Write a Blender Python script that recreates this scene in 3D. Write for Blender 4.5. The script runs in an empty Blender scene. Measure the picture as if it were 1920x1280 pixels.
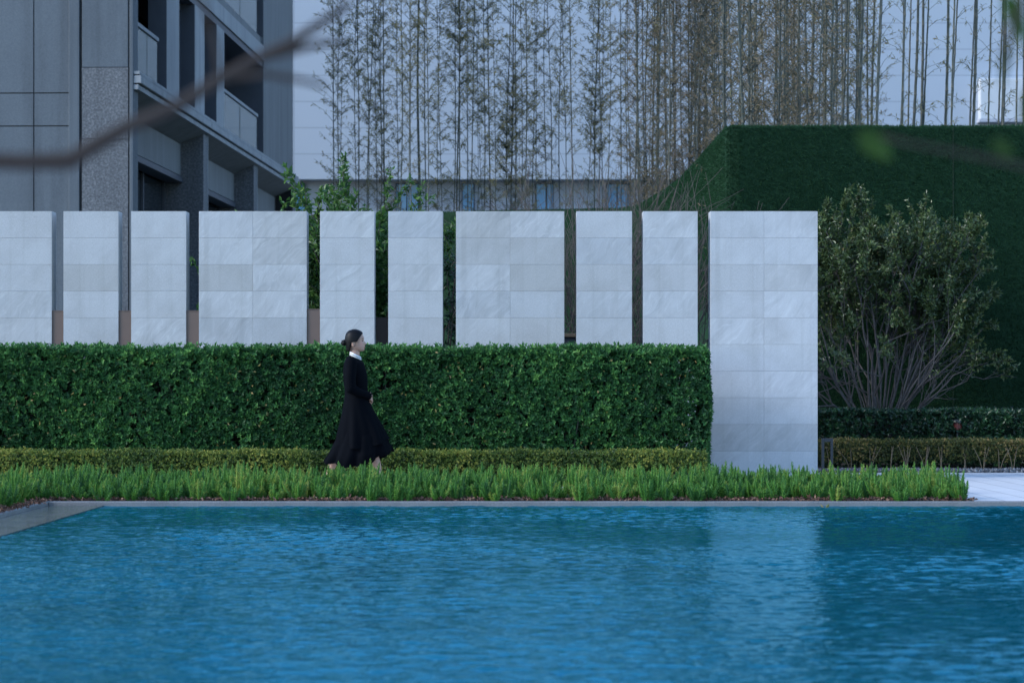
import bpy, bmesh, math, random
import numpy as np
from mathutils import Vector, Matrix

random.seed(7)
rng = np.random.default_rng(7)
R = math.radians
SC = bpy.context.scene
COL = SC.collection

# ------------------------------------------------------------------ camera, sky, sun, exposure
HC = 1.05                      # lens height above the paving
FPX = 5013.0                   # focal length in pixels of the 1920 px photograph
HOR = 722.0                    # horizon row
cam_d = bpy.data.cameras.new('camera')
cam_d.lens = 94.0
cam_d.sensor_width = 36.0
cam_d.shift_y = 82.0 / 1920.0
cam_d.clip_start = 0.1
cam_d.clip_end = 3000
cam_d.dof.use_dof = True
cam_d.dof.focus_distance = 27.6
cam_d.dof.aperture_fstop = 4.0
cam = bpy.data.objects.new('camera', cam_d)
cam.location = (0, 0, HC)
cam.rotation_euler = (R(90), 0, 0)
COL.objects.link(cam)
SC.camera = cam

SUN_DIR = Vector((-0.90, -0.30, 0.50)).normalized()
w = bpy.data.worlds.new('World')
SC.world = w
w.use_nodes = True
wn = w.node_tree
for n in list(wn.nodes):
    wn.nodes.remove(n)
sky = wn.nodes.new('ShaderNodeTexSky')
sky.sky_type = 'NISHITA'
sky.sun_disc = False
sky.sun_elevation = math.asin(SUN_DIR.z)
sky.sun_rotation = math.atan2(SUN_DIR.x, SUN_DIR.y)
sky.air_density = 1.0
sky.dust_density = 0.3
sky.ozone_density = 4.0
bg = wn.nodes.new('ShaderNodeBackground')
bg.inputs['Strength'].default_value = 0.15
wo = wn.nodes.new('ShaderNodeOutputWorld')
wn.links.new(sky.outputs[0], bg.inputs[0])
wn.links.new(bg.outputs[0], wo.inputs[0])

sl = bpy.data.lights.new('sun', 'SUN')
sl.energy = 1.3
sl.angle = R(20)
sl.color = (0.98, 0.97, 0.95)
so = bpy.data.objects.new('sun', sl)
so.rotation_euler = SUN_DIR.to_track_quat('Z', 'Y').to_euler()
COL.objects.link(so)

SC.view_settings.view_transform = 'Standard'
SC.view_settings.look = 'None'
SC.view_settings.exposure = 1.27
SC.view_settings.gamma = 1.0
SC.cycles.max_bounces = 6
SC.cycles.diffuse_bounces = 3
SC.cycles.glossy_bounces = 3
SC.cycles.transparent_max_bounces = 8
SC.cycles.use_denoising = True

# ------------------------------------------------------------------ helpers
def wx(px, d):                 # photo column + depth -> world X
    return (px - 960.0) * d / FPX
def wz(py, d):                 # photo row + depth -> world Z
    return HC + (HOR - py) * d / FPX

class MB:
    """collects geometry as numpy blocks and links it as ONE mesh object"""
    def __init__(self):
        self.V, self.F, self.A, self.n = [], [], [], 0
    def add(self, V, F, tint=0.5):
        V = np.asarray(V, dtype=np.float64).reshape(-1, 3)
        F = np.asarray(F, dtype=np.int64)
        self.V.append(V)
        self.F.append(F + self.n)
        if np.isscalar(tint):
            tint = np.full(len(V), float(tint))
        self.A.append(np.asarray(tint, dtype=np.float64))
        self.n += len(V)
        return self
    def box(self, x0, x1, y0, y1, z0, z1, tint=0.5, M=None):
        V = np.array([(x, y, z) for z in (z0, z1) for y in (y0, y1) for x in (x0, x1)], float)
        if M is not None:
            V = np.array([M @ Vector(v) for v in V])
        F = [(0, 2, 3, 1), (4, 5, 7, 6), (0, 1, 5, 4), (2, 6, 7, 3), (0, 4, 6, 2), (1, 3, 7, 5)]
        return self.add(V, F, tint)
    def tube(self, pts, radii, n=8, tint=0.5, caps=True):
        P = np.asarray(pts, float)
        m = len(P)
        radii = np.broadcast_to(np.asarray(radii, float), (m,))
        T = np.gradient(P, axis=0)
        T /= np.linalg.norm(T, axis=1)[:, None] + 1e-12
        ref = np.array([0.0, 1.0, 0.0]) if abs(T[0][1]) < 0.9 else np.array([1.0, 0, 0])
        U = np.cross(T, ref)
        U /= np.linalg.norm(U, axis=1)[:, None] + 1e-12
        W = np.cross(T, U)
        a = np.arange(n) * 2 * math.pi / n
        ring = np.cos(a)[None, :, None] * U[:, None, :] + np.sin(a)[None, :, None] * W[:, None, :]
        V = (P[:, None, :] + ring * radii[:, None, None]).reshape(-1, 3)
        i = np.arange(m - 1)[:, None] * n
        j = np.arange(n)[None, :]
        k = (j + 1) % n
        F = np.stack([i + j, i + n + j, i + n + k, i + k], -1).reshape(-1, 4)
        self.add(V, F, tint)
        if caps:
            b = self.n - len(V)
            c = np.arange(n)
            V2 = np.array([P[0], P[-1]])
            F2 = [(0, 2 + int(x), 2 + int((x + 1) % n)) for x in c]
            base = self.n
            self.V.append(V2)
            self.A.append(np.full(2, tint if np.isscalar(tint) else 0.5))
            FF = [(base, b + int(x), b + int((x + 1) % n)) for x in c]
            FF += [(base + 1, b + (m - 1) * n + int((x + 1) % n), b + (m - 1) * n + int(x)) for x in c]
            self.F.append(np.array(FF))
            self.n += 2
        return self
    def sphere(self, c, r, nu=16, nv=10, tint=0.5):
        r = np.broadcast_to(np.asarray(r, float), (3,))
        V, F = [], []
        for i in range(nv + 1):
            t = math.pi * i / nv
            for j in range(nu):
                p = 2 * math.pi * j / nu
                V.append((c[0] + r[0] * math.sin(t) * math.cos(p), c[1] + r[1] * math.sin(t) * math.sin(p), c[2] + r[2] * math.cos(t)))
        for i in range(nv):
            for j in range(nu):
                k = (j + 1) % nu
                F.append((i * nu + j, (i + 1) * nu + j, (i + 1) * nu + k, i * nu + k))
        return self.add(V, F, tint)
    def leaves(self, P, D, L, W, tint, fold=0.25, curl=0.15):
        """kite shaped folded leaves: base P, direction D, length L, width W"""
        P = np.asarray(P, float); N = len(P)
        if N == 0:
            return self
        D = D / (np.linalg.norm(D, axis=1)[:, None] + 1e-9)
        rnd = rng.normal(size=(N, 3))
        S = np.cross(D, rnd); S /= np.linalg.norm(S, axis=1)[:, None] + 1e-9
        return self.leaves_s(P, D, S, L, W, tint, fold, curl)
    def leaves_s(self, P, D, S, L, W, tint, fold=0.25, curl=0.15):
        N = len(P)
        Nn = np.cross(S, D)
        L = np.broadcast_to(L, (N,))[:, None]; W = np.broadcast_to(W, (N,))[:, None]
        mid = P + D * L * 0.45
        a = mid + S * W * 0.5 + Nn * W * fold
        b = mid - S * W * 0.5 + Nn * W * fold
        t = P + D * L - Nn * L * curl
        V = np.stack([P, a, t, b], 1).reshape(-1, 3)
        i = np.arange(N)[:, None] * 4
        F = np.concatenate([i + np.array([[0, 1, 2]]), i + np.array([[0, 2, 3]])], 0)
        return self.add(V, F, np.repeat(np.broadcast_to(tint, (N,)), 4))
    def build(self, name, mat, parent=None, smooth=False, bevel=0):
        V = np.concatenate(self.V); A = np.concatenate(self.A)
        me = bpy.data.meshes.new(name)
        me.vertices.add(len(V))
        me.vertices.foreach_set('co', V.astype(np.float32).ravel())
        ls = np.concatenate([f.ravel() for f in self.F])
        tot = np.concatenate([np.full(len(f), f.shape[1]) for f in self.F])
        st = np.concatenate([[0], np.cumsum(tot)[:-1]])
        me.loops.add(len(ls))
        me.loops.foreach_set('vertex_index', ls.astype(np.int32))
        me.polygons.add(len(tot))
        me.polygons.foreach_set('loop_start', st.astype(np.int32))
        me.polygons.foreach_set('loop_total', tot.astype(np.int32))
        at = me.attributes.new('tint', 'FLOAT', 'POINT')
        at.data.foreach_set('value', A.astype(np.float32))
        me.update(calc_edges=True)
        me.validate()
        me.polygons.foreach_set('use_smooth', np.full(len(me.polygons), bool(smooth)))
        return link(name, me, mat, parent, bevel)

def link(name, me, mat, parent=None, bevel=0):
    o = bpy.data.objects.new(name, me)
    COL.objects.link(o)
    if mat:
        me.materials.append(mat)
    if parent:
        o.parent = parent
    if bevel:
        m = o.modifiers.new('bevel', 'BEVEL'); m.width = bevel; m.segments = 2; m.limit_method = 'ANGLE'
    return o

def tag(o, label=None, cat=None, group=None, kind=None):
    if label: o['label'] = label
    if cat: o['category'] = cat
    if group: o['group'] = group
    if kind: o['kind'] = kind
    return o

def thing(name, label, cat, loc=(0, 0, 0), rz=0.0, group=None):
    o = bpy.data.objects.new(name, None)
    o.empty_display_size = 0.2
    COL.objects.link(o)
    o.location = loc
    o.rotation_euler = (0, 0, rz)
    return tag(o, label, cat, group)

def copy_thing(src, label=None):
    c = src.copy(); COL.objects.link(c)
    for ch in src.children:
        d = ch.copy(); COL.objects.link(d); d.parent = c
    if label: c['label'] = label
    return c

def unit(v):
    v = np.asarray(v, float)
    return v / (np.linalg.norm(v, axis=-1, keepdims=True) + 1e-9)

# ------------------------------------------------------------------ materials
class NT:
    def __init__(self, name):
        self.m = bpy.data.materials.new(name); self.m.use_nodes = True
        self.t = self.m.node_tree
        self.p = self.t.nodes['Principled BSDF']
        self.out = self.t.nodes['Material Output']
    def n(self, typ, **kw):
        nd = self.t.nodes.new(typ)
        for k, v in kw.items():
            if k in nd.inputs: nd.inputs[k].default_value = v
            else: setattr(nd, k, v)
        return nd
    def l(self, a, b): self.t.links.new(a, b)
    def ramp(self, fac, stops):
        r = self.n('ShaderNodeValToRGB'); e = r.color_ramp.elements
        while len(e) < len(stops): e.new(0.5)
        for q, (p, c) in zip(e, stops):
            q.position = p; q.color = (*c, 1) if len(c) == 3 else c
        self.l(fac, r.inputs[0]); return r
    def mapping(self, scale=(1, 1, 1), rot=(0, 0, 0), src='Object', add=None):
        tc = self.n('ShaderNodeTexCoord')
        o = tc.outputs[src]
        if add is not None:
            ad = self.n('ShaderNodeVectorMath'); ad.operation = 'ADD'
            self.l(o, ad.inputs[0]); self.l(add, ad.inputs[1]); o = ad.outputs[0]
        mp = self.n('ShaderNodeMapping'); mp.inputs['Scale'].default_value = scale; mp.inputs['Rotation'].default_value = rot
        self.l(o, mp.inputs['Vector']); return mp.outputs[0]
    def noise(self, vec, scale, detail=4, rough=0.6, dist=0.0):
        nd = self.n('ShaderNodeTexNoise'); nd.inputs['Scale'].default_value = scale
        nd.inputs['Detail'].default_value = detail; nd.inputs['Roughness'].default_value = rough
        nd.inputs['Distortion'].default_value = dist
        if vec is not None: self.l(vec, nd.inputs['Vector'])
        return nd.outputs['Fac']
    def mix(self, fac, a, b, typ='MIX'):
        nd = self.n('ShaderNodeMix'); nd.data_type = 'RGBA'; nd.blend_type = typ
        for s, i in ((fac, 0), (a, 6), (b, 7)):
            if hasattr(s, 'links'): self.l(s, nd.inputs[i])
            else: nd.inputs[i].default_value = s if i == 0 else (*s, 1)
        return nd.outputs[2]
    def math(self, op, a, b=None):
        nd = self.n('ShaderNodeMath'); nd.operation = op
        for i, s in enumerate((a, b)):
            if s is None: continue
            if hasattr(s, 'links'): self.l(s, nd.inputs[i])
            else: nd.inputs[i].default_value = s
        return nd.outputs[0]
    def attr(self, name):
        nd = self.n('ShaderNodeAttribute'); nd.attribute_name = name; return nd.outputs['Fac']
    def bump(self, h, strength=0.3, dist=0.01):
        nd = self.n('ShaderNodeBump'); nd.inputs['Strength'].default_value = strength; nd.inputs['Distance'].default_value = dist
        self.l(h, nd.inputs['Height']); self.l(nd.outputs[0], self.p.inputs['Normal'])
    def base(self, c):
        if hasattr(c, 'links'): self.l(c, self.p.inputs['Base Color'])
        else: self.p.inputs['Base Color'].default_value = (*c, 1)
    def set(self, **kw):
        for k, v in kw.items(): self.p.inputs[k.replace('_', ' ')].default_value = v
        return self

def leaf_mat(name, stops, rough=0.45, trans=0.25, spec=0.4):
    t = NT(name)
    r = t.ramp(t.attr('tint'), stops)
    t.base(r.outputs[0]); t.set(Roughness=rough)
    t.p.inputs['Specular IOR Level'].default_value = spec
    tr = t.n('ShaderNodeBsdfTranslucent'); t.l(r.outputs[0], tr.inputs[0])
    mx = t.n('ShaderNodeMixShader'); mx.inputs[0].default_value = trans
    t.l(t.p.outputs[0], mx.inputs[1]); t.l(tr.outputs[0], mx.inputs[2]); t.l(mx.outputs[0], t.out.inputs[0])
    return t.m

def plain(name, col, rough=0.6, var=0.12, scale=8, metal=0.0, bump=0.0):
    t = NT(name)
    v = t.mapping()
    n = t.noise(v, scale, 6)
    lo = tuple(c * (1 - var) for c in col); hi = tuple(min(1, c * (1 + var)) for c in col)
    t.base(t.ramp(n, [(0.3, lo), (0.7, hi)]).outputs[0])
    t.set(Roughness=rough, Metallic=metal)
    if bump: t.bump(t.noise(v, scale * 6, 4), bump, 0.01)
    return t.m

def granite(name, dark, mid, light, grain=60, spread=0.5):
    t = NT(name)
    v = t.mapping()
    g = t.noise(v, grain, 3, 0.7)
    big = t.noise(v, 0.5, 5, 0.6)
    streak = t.noise(t.mapping((2.5, 2.5, 0.15)), 1.2, 5, 0.65)
    c = t.ramp(g, [(0.5 - 0.28 * spread, dark), (0.5, mid), (0.5 + 0.3 * spread, light)]).outputs[0]
    c = t.mix(0.55, c, t.ramp(big, [(0.3, (0.72, 0.73, 0.75)), (0.7, (1, 1, 1))]).outputs[0], 'MULTIPLY')
    c = t.mix(0.5, c, t.ramp(streak, [(0.35, (0.55, 0.56, 0.58)), (0.58, (1, 1, 1))]).outputs[0], 'MULTIPLY')
    t.base(c); t.set(Roughness=0.7); t.bump(g, 0.15, 0.01)
    return t.m

M = {}
M['granite_smooth'] = granite('smooth grey granite', (0.088, 0.108, 0.128), (0.113, 0.138, 0.162), (0.142, 0.168, 0.192), 45, 0.8)
M['granite_rough'] = granite('coarse grey granite', (0.06, 0.066, 0.075), (0.125, 0.135, 0.15), (0.27, 0.285, 0.30), 22, 0.8)
M['concrete'] = granite('stained concrete', (0.14, 0.155, 0.165), (0.165, 0.18, 0.19), (0.20, 0.215, 0.225), 30, 1.2)
M['ledge'] = granite('pale concrete ledge', (0.27, 0.29, 0.31), (0.31, 0.33, 0.35), (0.36, 0.38, 0.40), 30, 1.2)
M['groove'] = plain('dark joint', (0.05, 0.052, 0.055), 0.9)
M['navy_metal'] = plain('dark blue grey metal', (0.055, 0.065, 0.085), 0.5, 0.1, 3)
M['void'] = plain('dark room wall', (0.012, 0.013, 0.016), 0.9)
def glass_mat():
    t = NT('dark window glass'); t.base((0.012, 0.018, 0.024)); t.set(Roughness=0.04)
    t.p.inputs['Specular IOR Level'].default_value = 0.6
    return t.m
M['glass'] = glass_mat()
def rail_glass():
    t = NT('balcony glass'); t.base((0.35, 0.4, 0.4)); t.set(Roughness=0.05, Alpha=0.45); return t.m
M['rail_glass'] = rail_glass()
def cladding():
    t = NT('white metal cladding')
    v = t.mapping()
    big = t.noise(v, 0.12, 4, 0.5)
    br = t.n('ShaderNodeTexBrick'); br.offset = 0.0
    mp = t.mapping((1, 1, 1), (R(90), 0, 0))
    t.l(mp, br.inputs['Vector'])
    br.inputs['Scale'].default_value = 1.0
    br.inputs['Mortar Size'].default_value = 0.022
    br.inputs['Brick Width'].default_value = 1.5
    br.inputs['Row Height'].default_value = 0.9
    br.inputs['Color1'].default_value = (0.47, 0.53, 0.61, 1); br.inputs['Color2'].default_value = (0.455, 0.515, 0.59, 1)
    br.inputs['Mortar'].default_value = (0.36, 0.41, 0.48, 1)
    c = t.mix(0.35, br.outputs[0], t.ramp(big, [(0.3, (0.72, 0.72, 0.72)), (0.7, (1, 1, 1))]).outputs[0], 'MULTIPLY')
    t.base(c); t.set(Roughness=0.45); return t.m
M['cladding'] = cladding()
M['plaster'] = plain('grey plaster', (0.46, 0.48, 0.54), 0.8, 0.06, 0.6)
M['blue_glass'] = plain('blue glazed door', (0.14, 0.32, 0.52), 0.15, 0.1, 1)
M['bright_white'] = plain('bright white surface', (0.60, 0.63, 0.66), 0.6, 0.03, 2)
M['brown_metal'] = plain('brown powder coated metal', (0.155, 0.105, 0.085), 0.55, 0.08, 3)
M['dark_brown'] = plain('dark brown metal', (0.07, 0.05, 0.045), 0.6, 0.1, 3)
M['black_metal'] = plain('blue black metal', (0.022, 0.03, 0.04), 0.45, 0.1, 20)
M['bark'] = plain('grey bark', (0.085, 0.078, 0.078), 0.85, 0.3, 25, 0, 0.3)
M['twig'] = plain('brown twig', (0.095, 0.078, 0.07), 0.85, 0.3, 20)
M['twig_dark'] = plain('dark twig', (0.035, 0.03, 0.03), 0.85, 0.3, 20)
M['stem'] = plain('pale stem', (0.15, 0.12, 0.085), 0.85, 0.3, 25)
M['fore_bark'] = plain('dark brown bark', (0.022, 0.016, 0.014), 0.85, 0.3, 20, 0, 0.3)

def stone_panel_mat():
    t = NT('grey quartzite tile')
    tile = t.attr('tile'); kind = t.attr('kind')
    cb = t.n('ShaderNodeCombineXYZ'); m1 = t.math('MULTIPLY', tile, 37.0); m2 = t.math('MULTIPLY', tile, 91.0)
    t.l(m1, cb.inputs[0]); t.l(m2, cb.inputs[1]); t.l(t.math('MULTIPLY', tile, 53.0), cb.inputs[2])
    v = t.mapping((1, 1, 1), (0, R(-38), 0), 'Object', cb.outputs[0])
    wp = t.n('ShaderNodeTexNoise'); wp.inputs['Scale'].default_value = 1.6; wp.inputs['Detail'].default_value = 3; t.l(v, wp.inputs['Vector'])
    wm = t.n('ShaderNodeVectorMath'); wm.operation = 'MULTIPLY_ADD'; wm.inputs[1].default_value = (.35, .35, .35); t.l(wp.outputs['Color'], wm.inputs[0]); t.l(v, wm.inputs[2]); v = wm.outputs[0]
    vs = t.n('ShaderNodeMapping'); vs.inputs['Scale'].default_value = (10, 6, 2.0); t.l(v, vs.inputs[0])
    streak = t.noise(vs.outputs[0], 1.0, 7, 0.62, 0.6)
    vs2 = t.n('ShaderNodeMapping'); vs2.inputs['Scale'].default_value = (7, 4, 1.0); t.l(v, vs2.inputs[0])
    vein = t.noise(vs2.outputs[0], 1.3, 4, 0.5, 1.2)
    veinline = t.ramp(vein, [(0.47, (0, 0, 0)), (0.5, (1, 1, 1)), (0.53, (0, 0, 0))]).outputs[0]
    cloud = t.noise(v, 2.2, 5, 0.55)
    vg = t.n('ShaderNodeMapping'); vg.inputs['Scale'].default_value = (160, 60, 40); vg.inputs['Rotation'].default_value = (0, 0, 0)
    tc = t.n('ShaderNodeTexCoord'); t.l(tc.outputs['Object'], vg.inputs[0])
    grain = t.noise(vg.outputs[0], 1.0, 3, 0.7)
    fine = t.noise(tc.outputs['Object'], 90, 3, 0.7)
    cs = t.ramp(streak, [(0.25, (0.40, 0.415, 0.43)), (0.48, (0.50, 0.515, 0.53)), (0.6, (0.53, 0.545, 0.56)), (0.78, (0.62, 0.635, 0.645))]).outputs[0]
    cs = t.mix(t.math('MULTIPLY', veinline, 0.34), cs, (0.70, 0.72, 0.73))
    cg = t.ramp(grain, [(0.3, (0.41, 0.425, 0.44)), (0.7, (0.57, 0.585, 0.60))]).outputs[0]
    c = t.mix(kind, cs, cg)
    c = t.mix(0.5, c, t.ramp(cloud, [(0.30, (0.76, 0.745, 0.725)), (0.55, (1, 1, 1))]).outputs[0], 'MULTIPLY')
    c = t.mix(0.35, c, t.ramp(fine, [(0.3, (0.75, 0.75, 0.75)), (0.7, (1.1, 1.1, 1.1))]).outputs[0], 'MULTIPLY')
    tt = t.ramp(tile, [(0.0, (0.84, 0.825, 0.80)), (0.2, (0.97, 0.97, 0.975)), (0.75, (1.0, 1.0, 1.0)), (1.0, (0.88, 0.895, 0.915))]).outputs[0]
    c = t.mix(1.0, c, tt, 'MULTIPLY')
    rain = t.noise(t.mapping((9, 9, 0.35)), 1.0, 5, 0.6)
    c = t.mix(0.5, c, t.ramp(rain, [(0.34, (0.82, 0.815, 0.80)), (0.5, (1, 1, 1))]).outputs[0], 'MULTIPLY')
    t.base(c); t.set(Roughness=0.62); t.bump(t.mix(0.5, streak, grain), 0.12, 0.01)
    return t.m
M['panel_stone'] = stone_panel_mat()
M['panel_core'] = plain('grey mortar', (0.36, 0.365, 0.375), 0.9)

def paving_mat():
    t = NT('white stone paving')
    br = t.n('ShaderNodeTexBrick'); br.offset = 0.5
    t.l(t.mapping((1, 1, 1), (0, 0, R(90))), br.inputs['Vector'])
    br.inputs['Scale'].default_value = 1.0; br.inputs['Mortar Size'].default_value = 0.006
    br.inputs['Brick Width'].default_value = 0.9; br.inputs['Row Height'].default_value = 0.3
    br.inputs['Color1'].default_value = (0.74, 0.74, 0.745, 1); br.inputs['Color2'].default_value = (0.69, 0.69, 0.70, 1); br.inputs['Mortar'].default_value = (0.26, 0.26, 0.27, 1)
    n = t.noise(t.mapping(), 3.0, 6)
    c = t.mix(0.4, br.outputs[0], t.ramp(n, [(0.3, (0.82, 0.82, 0.82)), (0.7, (1, 1, 1))]).outputs[0], 'MULTIPLY')
    t.base(c); t.set(Roughness=0.55); return t.m
M['paving'] = paving_mat()
M['coping'] = granite('pale stone coping', (0.15, 0.155, 0.16), (0.21, 0.215, 0.22), (0.29, 0.295, 0.30), 70, 1.0)
def wet_stone():
    t = NT('wet grey stone')
    v = t.mapping((1.0, 0.5, 1))
    n = t.noise(v, 5, 6)
    c = t.ramp(n, [(0.3, (0.075, 0.09, 0.085)), (0.7, (0.13, 0.145, 0.13))]).outputs[0]
    t.base(c); t.set(Roughness=0.06)
    t.p.inputs['IOR'].default_value = 1.33
    t.bump(t.noise(t.mapping((3.0, 9.0, 1), (0, 0, R(10))), 1.6, 3), 0.7, 0.03)
    return t.m
M['wet_stone'] = wet_stone()
M['soil'] = plain('dark soil', (0.035, 0.027, 0.022), 0.95, 0.4, 14, 0, 0.5)
M['ground'] = plain('grey green ground', (0.09, 0.10, 0.08), 0.95, 0.3, 2)
def chip_mat():
    t = NT('bark mulch chips'); t.base(t.ramp(t.attr('tint'), [(0, (0.06, 0.03, 0.022)), (0.5, (0.16, 0.075, 0.05)), (1, (0.27, 0.17, 0.12))]).outputs[0]); t.set(Roughness=0.9); return t.m
M['chips'] = chip_mat()
def peb_mat():
    t = NT('grey pebbles'); t.base(t.ramp(t.attr('tint'), [(0, (0.05, 0.053, 0.06)), (0.6, (0.13, 0.135, 0.15)), (1, (0.3, 0.3, 0.31))]).outputs[0]); t.set(Roughness=0.8); return t.m
M['pebble'] = peb_mat()

def water_mat():
    t = NT('pool water')
    n = t.noise(t.mapping((1, 1, 1)), 0.35, 3)
    base = t.ramp(n, [(0.3, (0.0, 0.075, 0.105)), (0.7, (0.0, 0.118, 0.178))]).outputs[0]
    h = t.noise(t.mapping((7.0, 13.0, 1)), 1.6, 3, 0.55, 0.4)
    bm = t.n('ShaderNodeBump'); bm.inputs['Strength'].default_value = 0.6; bm.inputs['Distance'].default_value = 0.008
    t.l(h, bm.inputs['Height'])
    df = t.n('ShaderNodeBsdfDiffuse'); t.l(base, df.inputs['Color'])
    gl = t.n('ShaderNodeBsdfGlossy'); gl.inputs['Roughness'].default_value = 0.04; gl.inputs['Color'].default_value = (0.34, 0.80, 1.0, 1)
    fr = t.n('ShaderNodeFresnel'); fr.inputs['IOR'].default_value = 1.33
    for q_ in (gl, fr): t.l(bm.outputs[0], q_.inputs['Normal'])
    mx = t.n('ShaderNodeMixShader'); t.l(t.math('MULTIPLY', fr.outputs[0], 0.92), mx.inputs[0])
    t.l(df.outputs[0], mx.inputs[1]); t.l(gl.outputs[0], mx.inputs[2]); t.l(mx.outputs[0], t.out.inputs[0])
    return t.m
M['water'] = water_mat()

def turf_mat():
    t = NT('green artificial turf')
    n = t.noise(t.mapping((3, 3, 12)), 2.0, 6)
    c = t.ramp(t.attr('tint'), [(0, (0.008, 0.032, 0.014)), (0.5, (0.016, 0.060, 0.024)), (1, (0.034, 0.105, 0.042))]).outputs[0]
    t.base(t.mix(0.5, c, t.ramp(n, [(0.3, (0.65, 0.7, 0.7)), (0.7, (1.1, 1.1, 1.1))]).outputs[0], 'MULTIPLY'))
    t.set(Roughness=0.7); t.p.inputs['Specular IOR Level'].default_value = 0.15
    return t.m
M['turf'] = turf_mat()

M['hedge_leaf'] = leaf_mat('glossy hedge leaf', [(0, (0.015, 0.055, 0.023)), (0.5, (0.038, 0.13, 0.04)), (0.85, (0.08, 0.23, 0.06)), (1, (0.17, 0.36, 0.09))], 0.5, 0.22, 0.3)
M['box_leaf'] = leaf_mat('yellow green box leaf', [(0, (0.03, 0.07, 0.02)), (0.45, (0.12, 0.19, 0.035)), (0.8, (0.27, 0.30, 0.05)), (1, (0.46, 0.44, 0.10))], 0.45, 0.25)
M['box_leaf_dry'] = leaf_mat('bronzed box leaf', [(0, (0.03, 0.046, 0.016)), (0.5, (0.10, 0.12, 0.03)), (0.85, (0.24, 0.19, 0.055)), (1, (0.42, 0.29, 0.14))], 0.5, 0.2)
M['dark_leaf'] = leaf_mat('dark green hedge leaf', [(0, (0.008, 0.028, 0.014)), (0.6, (0.018, 0.06, 0.026)), (1, (0.05, 0.13, 0.045))], 0.35, 0.15, 0.5)
M['fern_leaf'] = leaf_mat('foxtail fern needle', [(0, (0.035, 0.12, 0.03)), (0.5, (0.09, 0.25, 0.042)), (0.85, (0.17, 0.34, 0.055)), (1, (0.34, 0.38, 0.08))], 0.5, 0.35)
M['shrub_leaf'] = leaf_mat('olive shrub leaf', [(0, (0.022, 0.045, 0.018)), (0.6, (0.065, 0.105, 0.035)), (0.92, (0.14, 0.19, 0.06)), (1, (0.27, 0.19, 0.09))], 0.35, 0.2, 0.5)
M['fresh_leaf'] = leaf_mat('fresh green leaf', [(0, (0.016, 0.05, 0.015)), (0.5, (0.055, 0.145, 0.032)), (1, (0.15, 0.26, 0.06))], 0.4, 0.35)
M['bamboo_leaf'] = leaf_mat('bamboo leaf', [(0, (0.12, 0.12, 0.06)), (0.5, (0.25, 0.24, 0.115)), (0.8, (0.36, 0.31, 0.17)), (1, (0.32, 0.235, 0.15))], 0.5, 0.5)
M['bamboo_dry'] = leaf_mat('dry bamboo leaf', [(0, (0.09, 0.085, 0.05)), (0.4, (0.20, 0.17, 0.10)), (0.75, (0.33, 0.25, 0.165)), (1, (0.40, 0.33, 0.26))], 0.6, 0.45)
M['culm'] = leaf_mat('bamboo culm', [(0, (0.025, 0.033, 0.029)), (0.5, (0.042, 0.054, 0.044)), (1, (0.12, 0.11, 0.08))], 0.45, 0.0)
M['fore_leaf'] = leaf_mat('bright foreground leaf', [(0, (0.009, 0.026, 0.003)), (1, (0.022, 0.07, 0.003))], 0.4, 0.35)

# ------------------------------------------------------------------ the setting: ground, pool, paving, beds
POOL_X0, POOL_X1, POOL_Y0, POOL_Y1 = -3.66, 9.0, 7.6, 24.0
LEDGE_X0 = -4.16
def sheet(name, rects, z, mat, kind='structure'):
    m = MB()
    for x0, x1, y0, y1 in rects:
        m.add([(x0, y0, z), (x1, y0, z), (x1, y1, z), (x0, y1, z)], [(0, 1, 2, 3)])
    return tag(m.build(name, mat), kind=kind)
B = 1500
sheet('ground', [(-B, B, 24.2, B), (-B, LEDGE_X0, -B, 24.2), (POOL_X1, B, -B, 24.2), (LEDGE_X0, POOL_X1, -B, POOL_Y0)], -0.012, M['ground'])
sheet('paving', [(4.2, 16, 24.17, 32.3), (-12, 4.2, 26.65, 27.95), (2.2, 4.2, 27.95, 32.3), (POOL_X1 + .2, 16, 7.4, 24.17), (-12, 16, -3, 7.4)], -0.004, M['paving'])
sheet('soil', [(-12, 4.2, 24.17, 26.65), (-12, LEDGE_X0 - 0.052, 7.4, 24.17), (-12, 2.2, 27.95, 36), (2.2, 14, 32.75, 36)], 0.0, M['soil'])
m = MB()   # coping round the pool: far, left ledge, right, near
m.box(LEDGE_X0, POOL_X1 + .2, POOL_Y1, POOL_Y1 + 0.166, -0.3, 0.006)
m.box(POOL_X1, POOL_X1 + .2, POOL_Y0, POOL_Y1 - .002, -0.3, 0.006)
m.box(LEDGE_X0, POOL_X1 + .2, POOL_Y0 - .2, POOL_Y0 - .002, -0.3, 0.006)
m.box(LEDGE_X0 - .05, LEDGE_X0 - .002, POOL_Y0, POOL_Y1 + .166, -0.3, 0.008)
tag(m.build('pool_coping', M['coping'], bevel=0.008), kind='structure')
m = MB()
m.box(LEDGE_X0, POOL_X0, POOL_Y0, POOL_Y1 - .003, -0.6, -0.026)
tag(m.build('pool_ledge', M['wet_stone']), kind='structure')

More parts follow.
